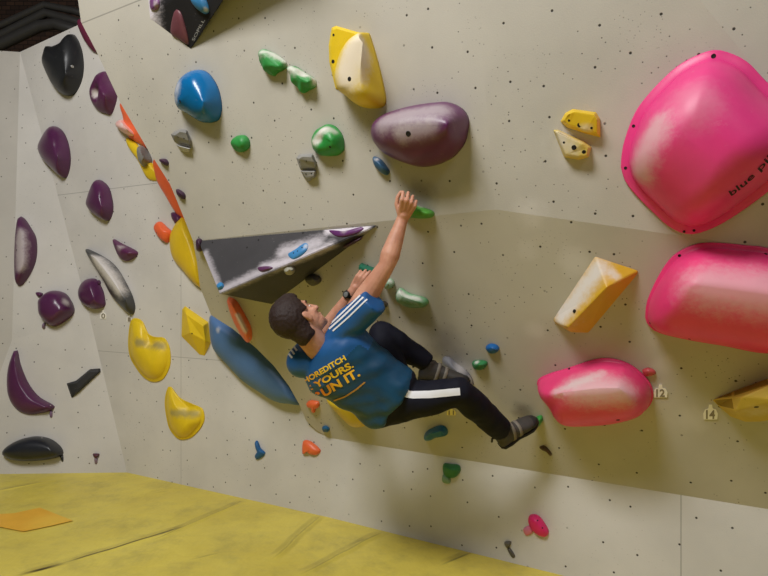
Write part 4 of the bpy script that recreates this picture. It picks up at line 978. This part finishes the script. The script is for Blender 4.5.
for txt, a, b, hgt, m in [('SHOREDITCH', (302, 385.5), (346.5, 359.5), 5.6, print_mat('print_yellow', srgb(240, 176, 44), YLW)),
                          ('IS YOURS.', (307, 393.5), (354, 366.5), 6.9, print_mat('print_yellow_orange', srgb(240, 150, 40), YLW)),
                          ('RUN IT.', (317, 401), (360.5, 375), 9.0, print_mat('print_orange', srgb(238, 120, 34), srgb(248, 190, 46)))]:
    tv_, tf = text_mesh(txt, .035); x0 = min(p[0] for p in tv_); x1 = max(p[0] for p in tv_)
    L = math.dist(a, b); dx, dy = (b[0]-a[0])/L, (b[1]-a[1])/L; vs, ok = [], []
    for x, y in tv_:
        s = (x-x0)/(x1-x0)*L; h_ = y/.76*hgt
        p = on(bv_s, a[0]+dx*s+dy*h_, a[1]+dy*s-dx*h_, .003)
        ok.append(p is not None); vs.append(p or J['pel'])
    fs = [f for f in tf if all(ok[i] for i in f)]
    used = sorted({i for f in fs for i in f}); mp_ = {i: j for j, i in enumerate(used)}
    if fs: part('lettering', [vs[i] for i in used], [tuple(mp_[i] for i in f) for f in fs], m, shirt, False)
band('small_print', bv_s, [(334, 400.5), (345, 396.5), (356, 389.5), (365, 382)], 1.5, plain('print_thin', srgb(196, 140, 60), .55), shirt)
# trousers
tr = Blob()
tr.loft([(J['neck'] - up_t*(TL*t) , r_t, f_t, w, d) for t, w, d in ((.84, .150, .105), (.98, .166, .118), (1.12, .168, .122), (1.22, .13, .10))])
def tleg(h, k_, a, hs=1.0, end=.10, cr=.058):
    kk = a + (k_-a)*.18
    tr.chain([(h, .095*hs), (h+(k_-h)*.5, .083*hs), (k_, .067), (k_+(a-k_)*.35, .069)]); tr.cap(k_+(a-k_)*.35, a+(k_-a)*end, .068, cr, 18, True, False)
tleg(J['lh'], J['lk'], J['la'], 1, .02); tleg(J['rh'], J['rk'], J['ra'], .95, .0, .049)
tm = tr.mesh(.0085, 5)
nrm = [V(v.normal) for v in tm.vertices]
for v, n_ in zip(tm.vertices, nrm):
    v.co += n_*(noise.noise(v.co*11)*.007 + noise.noise(v.co*26)*.003)
trm = plain('black_navy_jersey', srgb(15, 16, 30), .75, .25, .3, 14)
trousers = pmesh('trousers', tm, trm); bv_t = bvh_of(trousers)
band('side_stripe', bv_t, [(402.5, 392.5), (412, 395), (430, 394.5), (460, 391.5)], 7.2, WHITE, trousers, lift=.003)
# shoes
SH = plain('shoe_grey', srgb(66, 62, 58), .6, .35, .25, 40); SOLE = plain('shoe_rubber', srgb(44, 42, 42), .5, .4, .2, 30); STRAP = plain('shoe_strap', srgb(128, 120, 108), .6, .3, .1)
def shoe(heel, toe, ankle, knee, lab):
    fwd = toe-heel; L = fwd.length; fwd.normalize()
    up = (knee-ankle); up = (up-fwd*up.dot(fwd)).normalized(); sd = fwd.cross(up).normalized()
    P = lambda t, h, s=0: heel + fwd*(L*t) + up*h + sd*s
    b = Blob()
    b.loft([(P(t, h0), sd, up, w, h) for t, h0, w, h in ((-.04, .030, .020, .018), (.0, .034, .030, .034), (.10, .046, .035, .050), (.24, .052, .036, .058), (.38, .044, .036, .048), (.55, .034, .040, .036), (.74, .026, .045, .027), (.88, .020, .040, .021), (.98, .015, .028, .015), (1.03, .012, .012, .008))], 24, 2.2)
    b.cap(P(.16, .07), P(.16, .105), .040, .042, 18, True, False)
    o = pmesh('climbing_shoe', b.mesh(.005, 4), SH)
    s = Blob()
    s.loft([(P(t, h0), sd, up, w, .009) for t, h0, w in ((-.05, .010, .018), (.02, .002, .031), (.2, -.001, .035), (.42, .002, .035), (.6, -.002, .042), (.78, -.003, .047), (.92, -.001, .040), (1.02, .002, .024), (1.06, .004, .010))], 20, 3)
    part('sole', s.v, s.f, SOLE, o)
    s = Blob()
    s.loft([(P(t, h0), sd, up, w, h) for t, h0, w, h in ((.80, .020, .0435, .0245), (.90, .0175, .040, .0205), (.99, .015, .029, .016), (1.04, .012, .013, .010))], 20, 2.2)
    part('toe_rand', s.v, s.f, SOLE, o)
    for t, w, h, hc in ((.36, .0385, .053, .044), (.52, .0415, .041, .035)):
        s = Blob(); s.loft([(P(t-.035, hc+.002), sd, (up+fwd*.3).normalized(), w, h), (P(t+.035, hc-.002), sd, (up+fwd*.3).normalized(), w, h-.002)], 24, 2.2)
        part('strap', s.v, s.f, STRAP, o)
    s = Blob(); s.chain([(P(-.02, .075), .006), (P(-.11, .085), .005), (P(-.15, .070), .006)], 8); part('pull_tab', s.v, s.f, SOLE, o)
    return o
shoe(*FT['l'], 'l'); shoe(*FT['r'], 'r')
# wristwatch on the left wrist
d = (J['lw']-J['le']).normalized(); c = J['lw'] - d*.028; x = d.orthogonal().normalized(); y = d.cross(x)
vs, n = [], 28
for rr, z in ((.0295, -.010), (.0335, -.009), (.0335, .009), (.0295, .010)):
    for j in range(n): a = 2*PI*j/n; vs.append(c + x*(rr*math.cos(a)) + y*(rr*math.sin(a)) + d*z)
wm = plain('watch_black', srgb(18, 18, 20), .35, .5, .1)
me = bpy.data.meshes.new('wristwatch'); me.from_pydata([tuple(v) for v in vs], [], [(i*n+j, i*n+(j+1) % n, ((i+1) % 4)*n+(j+1) % n, ((i+1) % 4)*n+j) for i in range(4) for j in range(n)])
watch = pmesh('wristwatch', me, wm)
wd = (CAM - c); wd = (wd - d*wd.dot(d)).normalized(); wd = (wd + V((-.5, 0, .4))); wd = (wd - d*wd.dot(d)).normalized(); ws = d.cross(wd)
def disc(name, r0, z0, z1, mat):
    b = Blob(); b.rings([[c + wd*z + d*(q*math.cos(2*PI*j/20)) + ws*(q*math.sin(2*PI*j/20)) for j in range(20)] for q, z in ((r0, z0), (r0, z1-.001), (r0*.9, z1))], 20)
    part(name, b.v, b.f, mat, watch)
disc('watch_case', .0195, .030, .041, wm); disc('dial', .0145, .0405, .0416, plain('watch_dial', srgb(120, 122, 120), .2))
for k, v in (('upper arm', (J['rs']-J['re']).length), ('l upper', (J['ls']-J['le']).length), ('l fore', (J['le']-J['lw']).length), ('fore', (J['re']-J['rw']).length), ('thigh', (J['lh']-J['lk']).length), ('shin', (J['lk']-J['la']).length), ('rthigh', (J['rh']-J['rk']).length), ('rshin', (J['rk']-J['ra']).length), ('sh', (J['rs']-J['ls']).length), ('torso', TL), ('shoe', (FT['l'][0]-FT['l'][1]).length), ('rshoe', (FT['r'][0]-FT['r'][1]).length)): print('DIM', k, round(v, 3))

# ------------------------------------------------------------------ light
def area(name, loc, target, size, energy, col=(1, .99, .98), sy=None):
    ld = bpy.data.lights.new(name, 'AREA'); ld.energy = energy; ld.color = col; ld.size = size
    if sy: ld.shape = 'RECTANGLE'; ld.size_y = sy
    o = bpy.data.objects.new(name, ld); COL.objects.link(o); o.location = loc
    o.rotation_euler = (V(target)-V(loc)).to_track_quat('-Z', 'Y').to_euler()
area('hall_lamp_key', (-2.0, -.35, 6.0), (0, 2.8, 1.2), 1.7, 350)
area('hall_lamp_left', (-2.6, 1.0, 5.4), (-2, 4.5, 1.2), 1.2, 38)
area('hall_lamp_rear', (2.2, -2.4, 6.0), (1, 2.6, 1.2), 1.5, 45)
w = bpy.data.worlds.new('hall'); S.world = w; w.use_nodes = True
w.node_tree.nodes['Background'].inputs[0].default_value = (.96, .98, 1, 1); w.node_tree.nodes['Background'].inputs[1].default_value = .06
S.view_settings.view_transform = 'Standard'; S.view_settings.look = 'None'; S.view_settings.exposure = -.07; S.view_settings.gamma = 1; S.view_settings.use_curve_mapping = False
